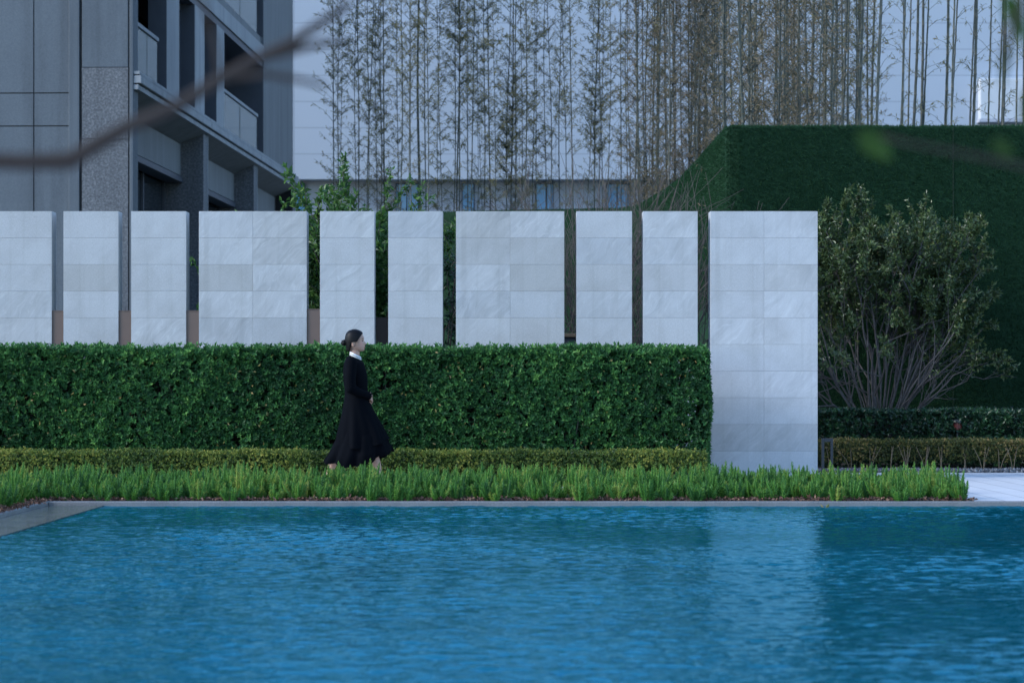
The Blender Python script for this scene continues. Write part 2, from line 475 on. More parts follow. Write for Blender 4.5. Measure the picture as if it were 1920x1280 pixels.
# water: real waves on a fine grid, synthesised from a band-limited spectrum
def wave_field(nx, ny, dx, dy, seed, lam0, rms_slope, aniso):
    g = np.random.default_rng(seed)
    kx = np.fft.fftfreq(nx, dx) * 2 * math.pi; ky = np.fft.fftfreq(ny, dy) * 2 * math.pi
    KX, KY = np.meshgrid(kx, ky)
    K = np.hypot(KX, KY) + 1e-6
    k0 = 2 * math.pi / lam0
    S = np.exp(-(np.log(K / k0) / 0.55) ** 2) * (np.abs(KY) / K) ** aniso / K
    ph = g.normal(size=K.shape) + 1j * g.normal(size=K.shape)
    h = np.real(np.fft.ifft2(S * ph))
    sy = np.gradient(h, dy, axis=0)
    return h * (rms_slope / sy.std())
nx, ny = 540, 640
x1w = POOL_X1
xs = np.linspace(POOL_X0, x1w, nx); ys = np.linspace(POOL_Y0 - 0.002, POOL_Y1, ny)
dxw, dyw = xs[1] - xs[0], ys[1] - ys[0]
H = wave_field(nx, ny, dxw, dyw, 3, 0.27, 0.033, 0.8) + wave_field(nx, ny, dxw, dyw, 5, 0.11, 0.058, 0.7)
gust = wave_field(nx, ny, dxw, dyw, 9, 5.0, 1.0, 0.0); gust = gust / gust.std()
H = H * np.clip(0.95 + 0.28 * gust, 0.35, 1.6)
H = np.sign(H) * np.abs(H) * 1.0
X, Y = np.meshgrid(xs, ys)
V = np.stack([X, Y, -0.035 + H], -1).reshape(-1, 3)
i = (np.arange(ny - 1)[:, None] * nx + np.arange(nx - 1)[None, :]).ravel()
F = np.stack([i, i + 1, i + nx + 1, i + nx], -1)
tag(MB().add(V, F).build('water', M['water'], smooth=True), kind='structure')

# ------------------------------------------------------------------ left grey building
CX, CY = wx(250, 55.0), 55.0
ang = math.atan(0.0369)
bld = thing('grey_building', 'grey granite building with recessed windows and a long concrete ledge behind the panels', 'building', (CX, CY, 0), -ang)
# local frame: +y runs back along the side facade, +x is outward; depth t in metres from the corner
def bpart(name, mat, boxes, bevel=0, parent=None, label=None):
    mm = MB()
    for b in boxes: mm.box(*b)
    o = mm.build(name, M[mat], parent or bld, bevel=bevel)
    if label: o['label'] = label
    return o
HB = 17.0
def fx(px): return wx(px, 55.0) - CX        # local x of a photo column on the front face
def fz(py): return wz(py, 55.0)
T = lambda D: D - 55.0
# front face
x60, x128, x150, x153, x240, x250 = fx(60), fx(128), fx(148), fx(153), fx(240), fx(249)
zj1, zj2, zg = fz(173), fz(235), fz(126)
g = 0.012
cols = [(fx(-420), fx(-180) - g), (fx(-180) + g, x60 - g), (x60 + g, x128 - .003)]
rows = [(0, zj2 - g), (zj2 + g, zj1 - g), (zj1 + g, fz(-160) - g), (fz(-160) + g, HB)]
bpart('wall', 'granite_smooth', [(a, b, 0.10, 0.3, c, d) for a, b in cols for c, d in rows])
bpart('joint', 'groove', [(fx(-420), x128, 0.14, 0.298, 0, HB - .01)])
bpart('pilaster', 'granite_smooth', [(x128, x150, 0.0, 0.296, 0, HB)], 0.01)
bpart('recess', 'groove', [(x150, x153, 0.08, 0.294, 0, HB)])
bpart('pier', 'granite_smooth', [(x153, x240, 0.012, 0.32, zg, HB)], 0.008)
bpart('pier', 'granite_rough', [(x153, x240, 0.004, 0.32, 0, fz(261) - .006), (x153, x240, 0.004, 0.32, fz(261) + .006, zg - .01)], 0, None, 'coarse speckled granite pier')
bpart('recess', 'groove', [(x240, x240 + .03, 0.05, 0.32, 0, HB)])
bpart('corner_strip', 'granite_smooth', [(x240 + .03, 0.0, 0.0, 0.55, 0, HB)], 0.012)
# solid core behind, kept dark
bpart('core', 'void', [(fx(-420), -2.2, 0.34, 27.8, 0, HB - .02), (-2.19, -0.02, 27.6, 27.8, 0, HB - .02), (-2.19, -0.5, 0.5, 27.5, HB-.3, HB-.03)])
t_piers = [(T(59.3), T(61.0)), (T(63.3), T(64.8)), (T(66.8), T(68.1))]
tE0, tE1 = T(75.8), T(82.7)
floors = [(7.51, 10.06), (10.9, 13.2), (13.9, 16.3)]
for z0, z1 in floors:
    # ledge trim above this storey
    for a, b in t_piers:
        bpart('pier', 'ledge', [(-0.43, -0.02, a, b, z0, z1)], 0.01)
        bpart('pier_return', 'navy_metal', [(-0.44, -0.03, a - 0.006, a - .001, z0, z1)])
    bpart('end_pier', 'concrete', [(-0.5, -0.015, tE0, tE1, z0, z1)], 0.015)
    bpart('end_return', 'navy_metal', [(-1.1, -0.03, tE0 - .006, tE0 - .001, z0, z1)])
    # windows between piers
    for a, b in ((t_piers[0][1], t_piers[1][0]), (t_piers[1][1], t_piers[2][0])):
        wdw = bpart('window', 'navy_metal', [(-0.46, -0.36, a + .002, a + 0.08, z0, z1), (-0.46, -0.36, b - 0.08, b - .002, z0, z1), (-0.46, -0.36, (a + b) / 2 - .04, (a + b) / 2 + .04, z0, z1), (-0.46, -0.36, a + .08, b - .08, z1 - .16, z1 - .002), (-.46, -.36, a + .08, b - .08, z0 + .001, z0 + .07)])
        bpart('pane', 'glass', [(-0.425, -0.41, a + .08, b - .08, z0 + .07, z1 - .16)], parent=wdw)
    # the two loggias: dark rear wall with a door frame, glass rail
    for k, (a, b) in enumerate(((0.56, t_piers[0][0]), (t_piers[2][1], tE0))):
        bpart('loggia_wall', 'void', [(-1.7, -1.6, a, b, z0, z1)])
        for q in (.1, .5, .9):
            bpart('door_frame', 'navy_metal', [(-1.598, -1.52, a + (b - a) * q - .05, a + (b - a) * q + .05, z0, z1 - .001)])
        rl = bpart('railing', 'ledge', [(-0.16, -0.08, a, b - 0.7, z0 + 1.06, z0 + 1.14)])
        for qa, qb in ((a + .02, a + (b - a) * .45), (a + (b - a) * .47, b - .75)):
            bpart('rail_pane', 'rail_glass', [(-0.13, -0.115, qa, qb, z0 + .03, z0 + 1.04)], parent=rl)
# floor slabs / beams
for z0, z1, zt in ((10.06, 10.23, 10.64), (13.2, 13.37, 13.78), (16.3, 16.4, 16.9)):
    bpart('beam_trim', 'navy_metal', [(-1.7, -0.05, 0.56, tE0, z0, z1)])
    bpart('beam', 'ledge', [(-1.7, 0.0, 0.56, tE0 - .001, z1 + .001, zt)], 0.01)
    bpart('sill', 'concrete', [(-1.7, -0.10, 0.56, tE0 - .001, zt + .001, zt + 0.27)])
    bpart('end_pier', 'concrete', [(-0.5, -0.016, tE0, tE1, z0, zt + .27)])
# main ledge 7.13 - 7.51, three bands with two dark grooves
bays = [0.0, T(64.8), T(73.9), T(83.1)]
lb = []
for a, b in zip(bays[:-1], bays[1:]):
    if a == 0.0:
        lb += [(.001, .10, .02, .558, 7.13, 7.235), (.001, .16, .02, .558, 7.262, 7.42), (.001, .13, .02, .558, 7.442, 7.51)]
        a = .54
    lb += [(-1.7, 0.10, a + .02, b - .02, 7.13, 7.235), (-1.7, 0.16, a + .02, b - .02, 7.262, 7.42), (-1.7, 0.13, a + .02, b - .02, 7.442, 7.51)]
bpart('ledge', 'ledge', lb, 0.008)
bpart('ledge_groove', 'groove', [(-1.6, 0.06, 0.57, T(83.1) - .03, 7.14, 7.50)])
# lower storey: sloping soffit, piers, spandrels, blind boxes and windows
for k, (a, b) in enumerate(zip(bays[:-1], bays[1:])):
    a2 = a + (0.55 if k == 0 else 0.0)
    mm = MB()
    mm.add([(0.06, a2, 7.128), (0.06, b - .3, 7.128), (-0.60, b - .3, 6.86), (-0.60, a2, 6.86), (0.06, a2, 7.135), (0.06, b - .3, 7.135), (-0.60, b - .3, 7.135), (-0.60, a2, 7.135)], [(0, 3, 2, 1), (4, 5, 6, 7), (0, 1, 5, 4), (2, 3, 7, 6), (0, 4, 7, 3), (1, 2, 6, 5)])
    mm.build('soffit', M['concrete'], bld)
    bpart('pier', 'granite_rough', [(-1.05, 0.0, b - .3, b + .26, 0, 7.12)], 0.01)
    bpart('pier_edge', 'ledge', [(-0.10, 0.015, b + .262, b + .34, 0, 7.11)])
    bpart('spandrel', 'concrete', [(-0.72, -0.55, a2, b - .302, 6.1, 6.855)] + ([(-0.9, -0.55, a2, b - .302, 0, 6.09)] if k == 2 else []), 0, None, 'concrete spandrel streaked by rain')
    if k < 2:
        bpart('blind_box', 'navy_metal', [(-0.9, -0.50, a2, b - .304, 5.93, 6.06)])
        wdw = bpart('window', 'navy_metal', [(-1.0, -0.92, a2 + q * (b - .31 - a2) - .05, a2 + q * (b - .31 - a2) + .05, 4.9, 5.925) for q in (.01, .33, .66, .985)] + [(-1.0, -0.9, a2, b - .306, 4.82, 4.9)])
        bpart('pane', 'glass', [(-0.97, -0.96, a2, b - .308, 4.9, 5.925)], parent=wdw)
        bpart('sill_wall', 'concrete', [(-1.02, -0.88, a2, b - .306, 0, 4.818)])

# ------------------------------------------------------------------ white building behind the bamboo
DF = 92.0
ez = wz(336, DF)
fac = thing('white_building', 'pale building clad in white panels over a recessed blue glazed storey, behind the bamboo', 'building', (0, DF, 0))
def fpart(name, mat, boxes, parent=None, bevel=0, label=None):
    mm = MB()
    for b in boxes: mm.box(*b)
    o = mm.build(name, M[mat], parent or fac, bevel=bevel)
    if label: o['label'] = label
    return o
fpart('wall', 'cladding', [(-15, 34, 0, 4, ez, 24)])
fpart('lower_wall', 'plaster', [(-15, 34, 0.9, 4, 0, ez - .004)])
for a, b in ((553, 571), (744, 762), (764, 783), (868, 888), (1006, 1024), (1026, 1036), (1138, 1156), (1158, 1178), (1300, 1320), (1420, 1440)):
    D2 = DF + 0.9
    fr = fpart('window', 'navy_metal', [(wx(a, D2) - .04, wx(b, D2) + .04, 0.82, 0.89, 4.0, ez - .08)])
    fpart('pane', 'blue_glass', [(wx(a, D2), wx(b, D2), 0.79, 0.818, 4.05, ez - .12)], parent=fr)
fpart('bright_block', 'bright_white', [(wx(1838, DF - .5), wx(2040, DF - .5), -.5, -.002, wz(226, DF), wz(150, DF))], None, 0.03, 'bright white projecting block')  # block paler than the cladding around it
fpart('block_sill', 'plaster', [(wx(1836, DF - .5), wx(2044, DF - .5), -.56, -.003, wz(226, DF) - .1, wz(226, DF) - .003)])

# ------------------------------------------------------------------ turf clad garden wall (L shaped, rounded)
TH = 4.53
path = [(12.0, 36.0), (8.0, 36.0), (5.0, 36.0), (3.05, 36.0), (2.93, 36.03), (2.89, 36.12), (2.885, 37.5), (2.88, 39.1), (2.86, 42.0), (2.83, 45.0), (2.74, 47.5), (2.60, 49.5), (2.50, 51.2), (2.36, 52.3), (2.1, 52.8), (1.6, 52.95), (0, 53.4), (-2.0, 54.2), (-3.4, 54.6), (-5.2, 55.0)]
P2 = np.array(path); tt = np.concatenate([[0], np.cumsum(np.linalg.norm(np.diff(P2, axis=0), axis=1))])
fine = np.unique(np.concatenate([np.arange(0, tt[-1], 0.25), tt]))
C = np.stack([np.interp(fine, tt, P2[:, 0]), np.interp(fine, tt, P2[:, 1])], 1)
Tn = unit(np.gradient(C, axis=0))
Nn = np.stack([-Tn[:, 1], Tn[:, 0]], 1)         # check orientation: should face camera (-y) on the front run
if Nn[3][1] > 0: Nn = -Nn
turf = thing('turf_wall', 'tall garden wall clad in dark green artificial turf curving back behind the panels', 'wall', (0, 0, 0))
mm = MB()
inner = C - Nn * 0.35
n = len(C)
Vt = np.concatenate([np.c_[C, np.zeros(n)], np.c_[C, np.full(n, TH)], np.c_[inner, np.full(n, TH)], np.c_[inner, np.zeros(n)]])
i = np.arange(n - 1)
Fq = np.concatenate([np.stack([k * n + i, k * n + i + 1, (k + 1) * n + i + 1, (k + 1) * n + i], -1) for k in range(3)])
mm.add(Vt, Fq, 0.1)
mm.add(Vt[[0, n, 2 * n, 3 * n]], [(0, 1, 2, 3)], .1); mm.add(Vt[[n - 1, 2 * n - 1, 3 * n - 1, 4 * n - 1]], [(0, 1, 2, 3)], .1)
mm.build('backing', M['turf'], turf)
# pile: short blades over the visible faces
def turf_pile(nb, s0, s1, zlo):
    s = rng.uniform(s0, s1, nb); z = TH - (TH - zlo) * rng.random(nb) ** 1.0
    px = np.interp(s, tt, P2[:, 0]); py = np.interp(s, tt, P2[:, 1])
    nx_ = np.interp(s, fine, Nn[:, 0]); ny_ = np.interp(s, fine, Nn[:, 1])
    N3 = unit(np.stack([nx_, ny_, np.zeros(nb)], 1))
    D = unit(N3 * 1.0 + rng.normal(0, 0.45, (nb, 3)) + np.array([0, 0, -0.25]))
    return np.stack([px, py, z], 1) - N3 * 0.004, D
pile = MB()
for nb, s0, s1, zlo in ((215000, 0.6, 9.15, 0.4), (70000, 8.9, 24.5, 2.2), (14000, 24.5, tt[-1], 2.6)):
    P_, D_ = turf_pile(nb, s0, s1, zlo)
    pile.leaves(P_, D_, rng.uniform(.025, .045, nb), rng.uniform(.005, .008, nb), rng.uniform(.3, .7, nb), 0.1, 0.2)
nb = 26000
s = rng.uniform(4.5, 30, nb); px = np.interp(s, tt, P2[:, 0]); py = np.interp(s, tt, P2[:, 1])
off = rng.uniform(0, .35, nb) ** 1.0
nx_ = np.interp(s, fine, Nn[:, 0]); ny_ = np.interp(s, fine, Nn[:, 1])
P_ = np.stack([px - nx_ * off, py - ny_ * off, np.full(nb, TH - .004)], 1)
pile.leaves(P_, unit(rng.normal(0, .4, (nb, 3)) + np.array([0, 0, 1.0])), rng.uniform(.025, .05, nb), .008, rng.uniform(.3, .75, nb), 0.1, .2)
o = pile.build('turf_pile', M['turf'], turf); o['kind'] = 'stuff'
mm = MB(); sx = wx(1787, 36) ; mm.box(sx - .006, sx + .006, 35.985, 36.0, 0.3, TH - .01)
mm.build('seam', plain('dark green seam', (.010, .028, .014), .9), turf)

# ------------------------------------------------------------------ stone panels
DP = 30.0
PXM = FPX / DP
PT = 3.0
def stone_panel(px0, px1, ncol, label, z0=-0.02, seed=0):
    g2 = np.random.default_rng(100 + seed)
    x0, x1 = wx(px0, DP), wx(px1, DP)
    root = thing('stone_panel', label, 'wall panel', ((x0 + x1) / 2, DP, 0), 0, 'stone panels standing in a row behind the hedge')
    hw = (x1 - x0) / 2
    m = MB(); m.box(-hw + .012, hw - .012, .012, .29, z0, PT - .012)
    m.build('core', M['panel_core'], root)
    m = MB(); tile_a, kind_a = [], []
    TH2 = 0.2985
    zt = PT
    gp = 0.0008
    while zt > 0:
        zb = max(zt - TH2, z0)
        for c in range(ncol):
            a = -hw + 2 * hw * c / ncol; b = -hw + 2 * hw * (c + 1) / ncol
            m.box(a + (gp if c else 0), b - (gp if c < ncol - 1 else 0), 0.0 + g2.uniform(0, .0012), .0119, zb + gp, zt - (gp if zt < PT else 0))
            tile_a += [g2.random()] * 6; kind_a += [g2.uniform(0, .3) if g2.random() < .5 else g2.uniform(.6, 1)] * 6
        for sgn in (-1, 1):      # returns
            a, b = (-hw, -hw + .0119) if sgn < 0 else (hw - .0119, hw)
            m.box(a, b, .0125, .30, zb + gp, zt - (gp if zt < PT else 0))
            tile_a += [g2.random()] * 6; kind_a += [0.8] * 6
        zt -= TH2
    m.box(-hw + .0122, hw - .0122, .0123, .2995, PT - .0118, PT - .0005)
    tile_a += [.7] * 6; kind_a += [.5] * 6
    o = m.build('cladding', M['panel_stone'], root)
    for nm, arr in (('tile', tile_a), ('kind', kind_a)):
        at = o.data.attributes.new(nm, 'FLOAT', 'FACE'); at.data.foreach_set('value', np.array(arr, np.float32))
    mb = o.modifiers.new('bevel', 'BEVEL'); mb.width = .0008; mb.segments = 1; mb.limit_method = 'ANGLE'
    return root
panels = [(-105, 97, 2, 'pale stone panel cut by the left edge of the photo'),
          (119, 222, 1, 'narrow pale stone panel standing between the first two brown metal infills'),
          (246, 349, 1, 'narrow pale stone panel with brown infills both sides, left of the double-width one'),
          (373, 575, 2, 'double-width pale stone panel with beige stained tile, left of the woman'),
          (600, 702, 1, 'narrow pale stone panel directly behind the head of the woman'),
          (728, 830, 1, 'narrow pale stone panel just right of the woman and dark brown infill'),
          (855, 1058, 2, 'double-width pale stone panel in the middle of the row, half hidden by hedge'),
          (1081, 1185, 1, 'narrow pale stone panel between the two gaps full of bare twigs'),
          (1206, 1308, 1, 'narrow pale stone panel next to the full-height end panel'),
          (1332, 1533, 2, 'full-height stone end panel standing clear of the hedge beside the shrub')]
for k, (a, b, c, lab) in enumerate(panels):
    stone_panel(a, b, c, lab, -0.02, k)
def infill(px0, px1, D, ytop, mat, label):
    x0, x1 = wx(px0, D) , wx(px1, D)
    zt = wz(ytop, D)
    r = thing('metal_infill', label, 'metal panel', ((x0 + x1) / 2, D, 0), 0, 'brown metal infills between stone panels')
    h = (x1 - x0) / 2
    MB().box(-h + .008, h - .008, .006, .06, 0, zt - .008).build('sheet', M[mat], r)
    m = MB(); m.box(-h, -h + .0078, 0, .066, 0, zt); m.box(h - .0078, h, 0, .066, 0, zt); m.box(-h + .0079, h - .0079, 0, .066, zt - .0078, zt)
    m.build('edge_trim', M[mat], r, bevel=.002)
infill(97.3, 118.7, DP + .008, 582, 'brown_metal', 'brown metal infill nearest the left edge of the photo')
infill(222.3, 245.7, DP + .008, 582, 'brown_metal', 'brown metal infill below the corner of the grey building')
infill(349.3, 372.7, DP + .008, 582, 'brown_metal', 'brown metal infill at the left side of the left double-width panel')
infill(575.3, 599.7, DP + .008, 579, 'brown_metal', 'brown metal infill just behind and left of the woman')
infill(705.5, 727, DP + .45, 595, 'dark_brown', 'darker brown metal infill set back in the gap right of the woman')

# ------------------------------------------------------------------ hedges
def rosettes(m, P, N, k, L, W, tint, spread=0.9):
    """k leaves radiating round each axis N at P"""
    n = len(P)
    ref = rng.normal(size=(n, 3))
    U = unit(np.cross(N, ref)); Wv = np.cross(N, U)
    for j in range(k):
        a = 2 * math.pi * j / k + rng.uniform(-.4, .4, n)
        tilt = rng.uniform(.45, 1.25, n) * spread
        D = unit(N * np.cos(tilt)[:, None] + (U * np.cos(a)[:, None] + Wv * np.sin(a)[:, None]) * np.sin(tilt)[:, None])
        S = unit(np.cross(D, N))
        t = np.clip(tint + rng.normal(0, .10, n), 0, 1)
        l = L * rng.uniform(.7, 1.2, n)
        m.leaves_s(P + N * rng.uniform(-.01, .015, n)[:, None], D, S, l, l * W, t, .18, .12)

def clump(x, z, s=0.5):
    """smooth pseudo-noise for unevenness"""
    return (np.sin(x * 3.1 + 1.3 * np.sin(z * 2.3)) + np.sin(x * 7.3 + z * 5.1 + 2) * .6 + np.sin(x * 15.7 - z * 9.0) * .5 + np.sin(x * 29 + z * 21 + 1) * .3) * s

hx0, hx1, hy0, hy1, hz = -7.4, wx(1325, 28.5), 28.5, 29.55, wz(660, 28.5)
hedge = thing('clipped_hedge', 'tall clipped dark green hedge running in front of the stone panels', 'hedge', ((hx0 + hx1) / 2, 29.0, 0))
def local(root, arr): return arr - np.array(root.location)
m = MB()
nf = 21000
x = rng.uniform(hx0, hx1, nf); z = rng.uniform(.16, hz, nf)
kp = (clump(x * 1.7 + 4, z * 1.5, .4) + rng.normal(0, .35, nf)) > -.55; x, z = x[kp], z[kp]; nf = len(x)
y = hy0 - clump(x, z, .022) + np.abs(rng.normal(0, .05, nf))
P = np.stack([x, y, z], 1); N = unit(np.stack([rng.normal(0, .5, nf), -np.ones(nf), rng.normal(.45, .45, nf)], 1))
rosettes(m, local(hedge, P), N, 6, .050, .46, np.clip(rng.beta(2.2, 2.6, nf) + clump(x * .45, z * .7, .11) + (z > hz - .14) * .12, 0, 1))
nt = 11000
x = rng.uniform(hx0, hx1, nt); y = rng.uniform(hy0, hy1, nt)
P = np.stack([x, y, hz - .03 + clump(x * .7, y, .024) + rng.normal(0, .026, nt)], 1); N = unit(np.stack([rng.normal(0, .5, nt), rng.normal(-.3, .5, nt), np.ones(nt)], 1))
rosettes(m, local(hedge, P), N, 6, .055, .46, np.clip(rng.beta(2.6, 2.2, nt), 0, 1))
ns = 620   # shoots sticking out on top
x = rng.uniform(hx0, hx1, ns); y = rng.uniform(hy0 - .02, hy0 + .4, ns)
for q in range(4):
    P = np.stack([x + rng.normal(0, .008, ns), y, hz - .02 + q * .02 * rng.uniform(.4, 1.5, ns)], 1)
    rosettes(m, local(hedge, P), unit(np.stack([rng.normal(0, .3, ns), rng.normal(-.2, .3, ns), np.ones(ns)], 1)), 4, .05, .42, rng.uniform(.5, .95, ns), .7)
ne = 1800  # right end face
z = rng.uniform(.16, hz, ne); y = rng.uniform(hy0, hy1, ne)
P = np.stack([hx1 - .02 + clump(y, z, .02), y, z], 1)
rosettes(m, local(hedge, P), unit(np.stack([np.ones(ne), rng.normal(-.4, .5, ne), rng.normal(.4, .4, ne)], 1)), 6, .058, .46, rng.beta(2.2, 2.6, ne))
ni = 26000  # inner leaves
P = np.stack([rng.uniform(hx0, hx1 - .05, ni), rng.uniform(hy0 + .06, hy1, ni), rng.uniform(.12, hz - .06, ni)], 1)
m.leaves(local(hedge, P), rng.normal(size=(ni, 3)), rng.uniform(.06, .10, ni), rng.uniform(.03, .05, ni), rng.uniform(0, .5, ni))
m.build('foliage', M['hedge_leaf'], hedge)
m = MB(); nd_ = 420
P = np.stack([rng.uniform(hx0, hx1, nd_), hy0 - .02 + np.abs(rng.normal(0, .03, nd_)), rng.uniform(.16, hz, nd_)], 1)
m.leaves(local(hedge, P), rng.normal(size=(nd_, 3)) + np.array([0, -.4, -.5]), rng.uniform(.03, .055, nd_), .022, rng.uniform(.55, 1, nd_))
m.build('dead_leaves', M['box_leaf_dry'], hedge)
m = MB(); m.box(hx0 - hedge.location.x, hx1 - .3 - hedge.location.x, 28.86 - 29, 29.3 - 29, .1, hz - .06)  # solid dark box added to darken the interior and stop see-through
m.build('dark_core', M['twig_dark'], hedge)
for xx in np.arange(hx0 + .1, hx1 - .05, .21):
    m = MB()
    xx += random.uniform(-.06, .06); yy = hy0 + random.uniform(.05, .28)
    for q in range(random.choice((1, 2, 3))):
        top = (xx + random.uniform(-.25, .25), yy + random.uniform(-.05, .3), random.uniform(.7, 1.3))
        pts = [(xx, yy, -.01), (xx + (top[0] - xx) * .3 + random.uniform(-.03, .03), yy, top[2] * .4), top]
        m.tube(local(hedge, np.array(pts)), [.012, .009, .005], 5)
    m.build('stem', M['twig'], hedge)

def box_hedge(name, label, x0, x1, y0, y1, zt, mat, n, L, zmin=.03, stems=False, tint=(2, 2.4)):
    r = thing(name, label, 'hedge', ((x0 + x1) / 2, (y0 + y1) / 2, 0))
    m = MB()
    A = [((x1 - x0) * (zt - zmin), 'f'), ((x1 - x0) * (y1 - y0), 't'), ((y1 - y0) * (zt - zmin), 'r')]
    tot = sum(a for a, _ in A)
    for a, s in A:
        k = int(n * a / tot)
        x = rng.uniform(x0, x1, k); y = rng.uniform(y0, y1, k); z = zmin + (zt - zmin) * (rng.random(k) ** (.75 if stems else 1))
        if s == 'f': y = y0 - clump(x * 1.5, z * 2, .016) + np.abs(rng.normal(0, .03, k)); N = np.stack([rng.normal(0, .5, k), -np.ones(k), rng.normal(.4, .5, k)], 1)
        elif s == 't': z = zt + clump(x * 1.5, y, .008) + rng.normal(0, .014, k); N = np.stack([rng.normal(0, .6, k), rng.normal(-.2, .6, k), np.ones(k)], 1)
        else: x = np.full(k, x1) - np.abs(rng.normal(0, .03, k)); N = np.stack([np.ones(k), rng.normal(0, .5, k), rng.normal(.4, .5, k)], 1)
        patch = clump(x * .9 + 3, z * .3, .13)
        rosettes(m, local(r, np.stack([x, y, z], 1)), unit(N), 5, L, .55, np.clip(rng.beta(*tint, k) + patch, 0, 1))
    ni = n
    P = np.stack([rng.uniform(x0, x1, ni), rng.uniform(y0 + .03, y1, ni), zmin + (zt - .03 - zmin) * (rng.random(ni) ** (.7 if stems else 1))], 1)
    m.leaves(local(r, P), rng.normal(size=(ni, 3)), L * 1.2, L * .7, rng.uniform(0, .5, ni))
    m.build('foliage', mat, r)
    if stems:
        xx = x0 + .05
        while xx < x1:
            m = MB()
            for q in range(random.choice((2, 3, 4))):
                sx_ = random.gauss(0, .07)
                pts = np.array([(xx, y0 - .01, -.03), (xx + sx_ * .35, y0 - .015, zt * .4), (xx + sx_, y0 - .005, zt * .85)])
                m.tube(local(r, pts), [.006, .0045, .0025], 5)
            xx += random.uniform(.16, .3)
            m.build('stem', M['stem'], r)
    return r
box_hedge('box_hedge', 'low yellow green clipped hedge at the foot of the tall hedge behind the woman', -7.4, 2.04, 28.02, 28.42, .335, M['box_leaf'], 17000, .022)
box_hedge('box_hedge', 'low bronzed clipped hedge with bare stems beside the white paving', 3.35, 11.5, 32.75, 33.25, wz(829, 32.75), M['box_leaf_dry'], 12000, .024, .10, True)
box_hedge('evergreen_hedge', 'knee-high dark glossy hedge growing round the foot of the big shrub', 3.3, 11.5, 33.5, 35.2, wz(775, 33.6), M['dark_leaf'], 13000, .048)

# gravel strip
m = MB(); npb = 5200
o8 = np.array([(1, 0, 0), (-1, 0, 0), (0, 1, 0), (0, -1, 0), (0, 0, 1), (0, 0, -1)], float)
f8 = np.array([(0, 2, 4), (2, 1, 4), (1, 3, 4), (3, 0, 4), (2, 0, 5), (1, 2, 5), (3, 1, 5), (0, 3, 5)])
P = np.stack([rng.uniform(3.3, 8.5, npb), rng.uniform(32.31, 32.9, npb), rng.uniform(.0, .025, npb)], 1)
S = rng.uniform(.012, .028, (npb, 1, 1)) * rng.uniform(.6, 1.2, (npb, 1, 3))
V = (o8[None] * S + rng.normal(0, .003, (npb, 6, 3)) + P[:, None]).reshape(-1, 3)
F = (f8[None] + (np.arange(npb) * 6)[:, None, None]).reshape(-1, 3)
tag(m.add(V, F, np.repeat(rng.random(npb), 6)).build('gravel', M['pebble']), 'dark grey gravel strip between the white paving and the low bronzed hedge', 'gravel', kind='stuff')

# mulch chips along bed edges
m = MB(); nc = 5200
P = np.concatenate([np.stack([rng.uniform(-4.2, 4.2, nc), 24.18 + np.abs(rng.normal(0, .10, nc)), rng.uniform(.004, .03, nc)], 1),
                    np.stack([LEDGE_X0 - .01 - np.abs(rng.normal(0, .12, 1500)), rng.uniform(17, 24.2, 1500), rng.uniform(.004, .03, 1500)], 1)])
nc = len(P)
m.leaves(P, rng.normal(size=(nc, 3)) * np.array([1, 1, .4]), rng.uniform(.02, .05, nc), rng.uniform(.012, .025, nc), rng.random(nc), .1, .1)
tag(m.build('mulch', M['chips']), 'reddish bark mulch scattered along the edge of the fern bed', 'mulch', kind='stuff')

# ------------------------------------------------------------------ foxtail ferns
def fern_bed(spots, label):
    m = MB(); n = len(spots)
    PB, PD, PL, PT_ = [], [], [], []
    for (x, y, sc) in spots:
        k = random.randint(8, 11); tb = float(np.clip(random.gauss(.48, .09) + .1 * math.sin(x * 2.1), .1, 1))
        for q in range(k):
            a = random.uniform(0, 6.28); out = abs(random.gauss(0, .55))
            PB.append((x + .03 * math.cos(a), y + .03 * math.sin(a), 0.0))
            PD.append((math.cos(a) * out, math.sin(a) * out, 1.0)); PL.append(sc * random.uniform(.6, 1.08) * (1 - .25 * out)); PT_.append(tb + random.gauss(0, .17))
    PB = np.array(PB); PD = unit(np.array(PD)); PL = np.array(PL); PT_ = np.array(PT_)
    for a_, d_, l_, t_ in zip(PB, PD, PL, PT_):
        up_ = unit(d_ + np.array([0, 0, .6]))
        m.tube([a_, a_ + d_ * l_ * .45, a_ + d_ * l_ * .75 + (up_ - d_) * l_ * .12, a_ + d_ * l_ * .98 + (up_ - d_) * l_ * .24], [.008, .012, .010, .003], 5, float(np.clip(t_ - .08, 0, 1)), caps=False)
    K = 112
    for kk in range(K):
        f = (kk + rng.random(len(PB))) / K
        f = .06 + .94 * f
        up = np.array([0, 0, 1.0])
        bend = unit(PD + up * (f * .6)[:, None])
        pos = PB + PD * (PL * f)[:, None] + (bend - PD) * (PL * f * .5)[:, None]
        rad = .041 * np.minimum(1, (1.05 - f) * 2.6) * np.clip(PL / .33, .7, 1.2)
        a = rng.uniform(0, 2 * math.pi, len(PB))
        side = unit(np.cross(PD, np.array([1.0, .3, 0])));  side2 = np.cross(PD, side)
        D = unit(side * np.cos(a)[:, None] + side2 * np.sin(a)[:, None] + PD * .62)
        m.leaves(pos, D, rad * 1.25, .0062, np.clip(PT_ + f * .25 + rng.normal(0, .1, len(PB)), 0, 1), .05, .0)
    o = m.build('fern_bed', M['fern_leaf'])
    return tag(o, label, 'ferns', kind='stuff')
spots = []
y = 24.235
while y < 26.6:
    x = -7.2
    while x < 4.2:
        sc = .272 * random.uniform(.78, 1.2) if y > 24.6 else .22 * random.uniform(.75, 1.15)
        spots.append((min(x + random.uniform(-.08, .08), 4.08), y + random.uniform(-.08, .08), sc))
        x += .21
    y += .24
fern_bed(spots, 'bright green foxtail ferns planted in a long bed along the far pool edge')
spots = []
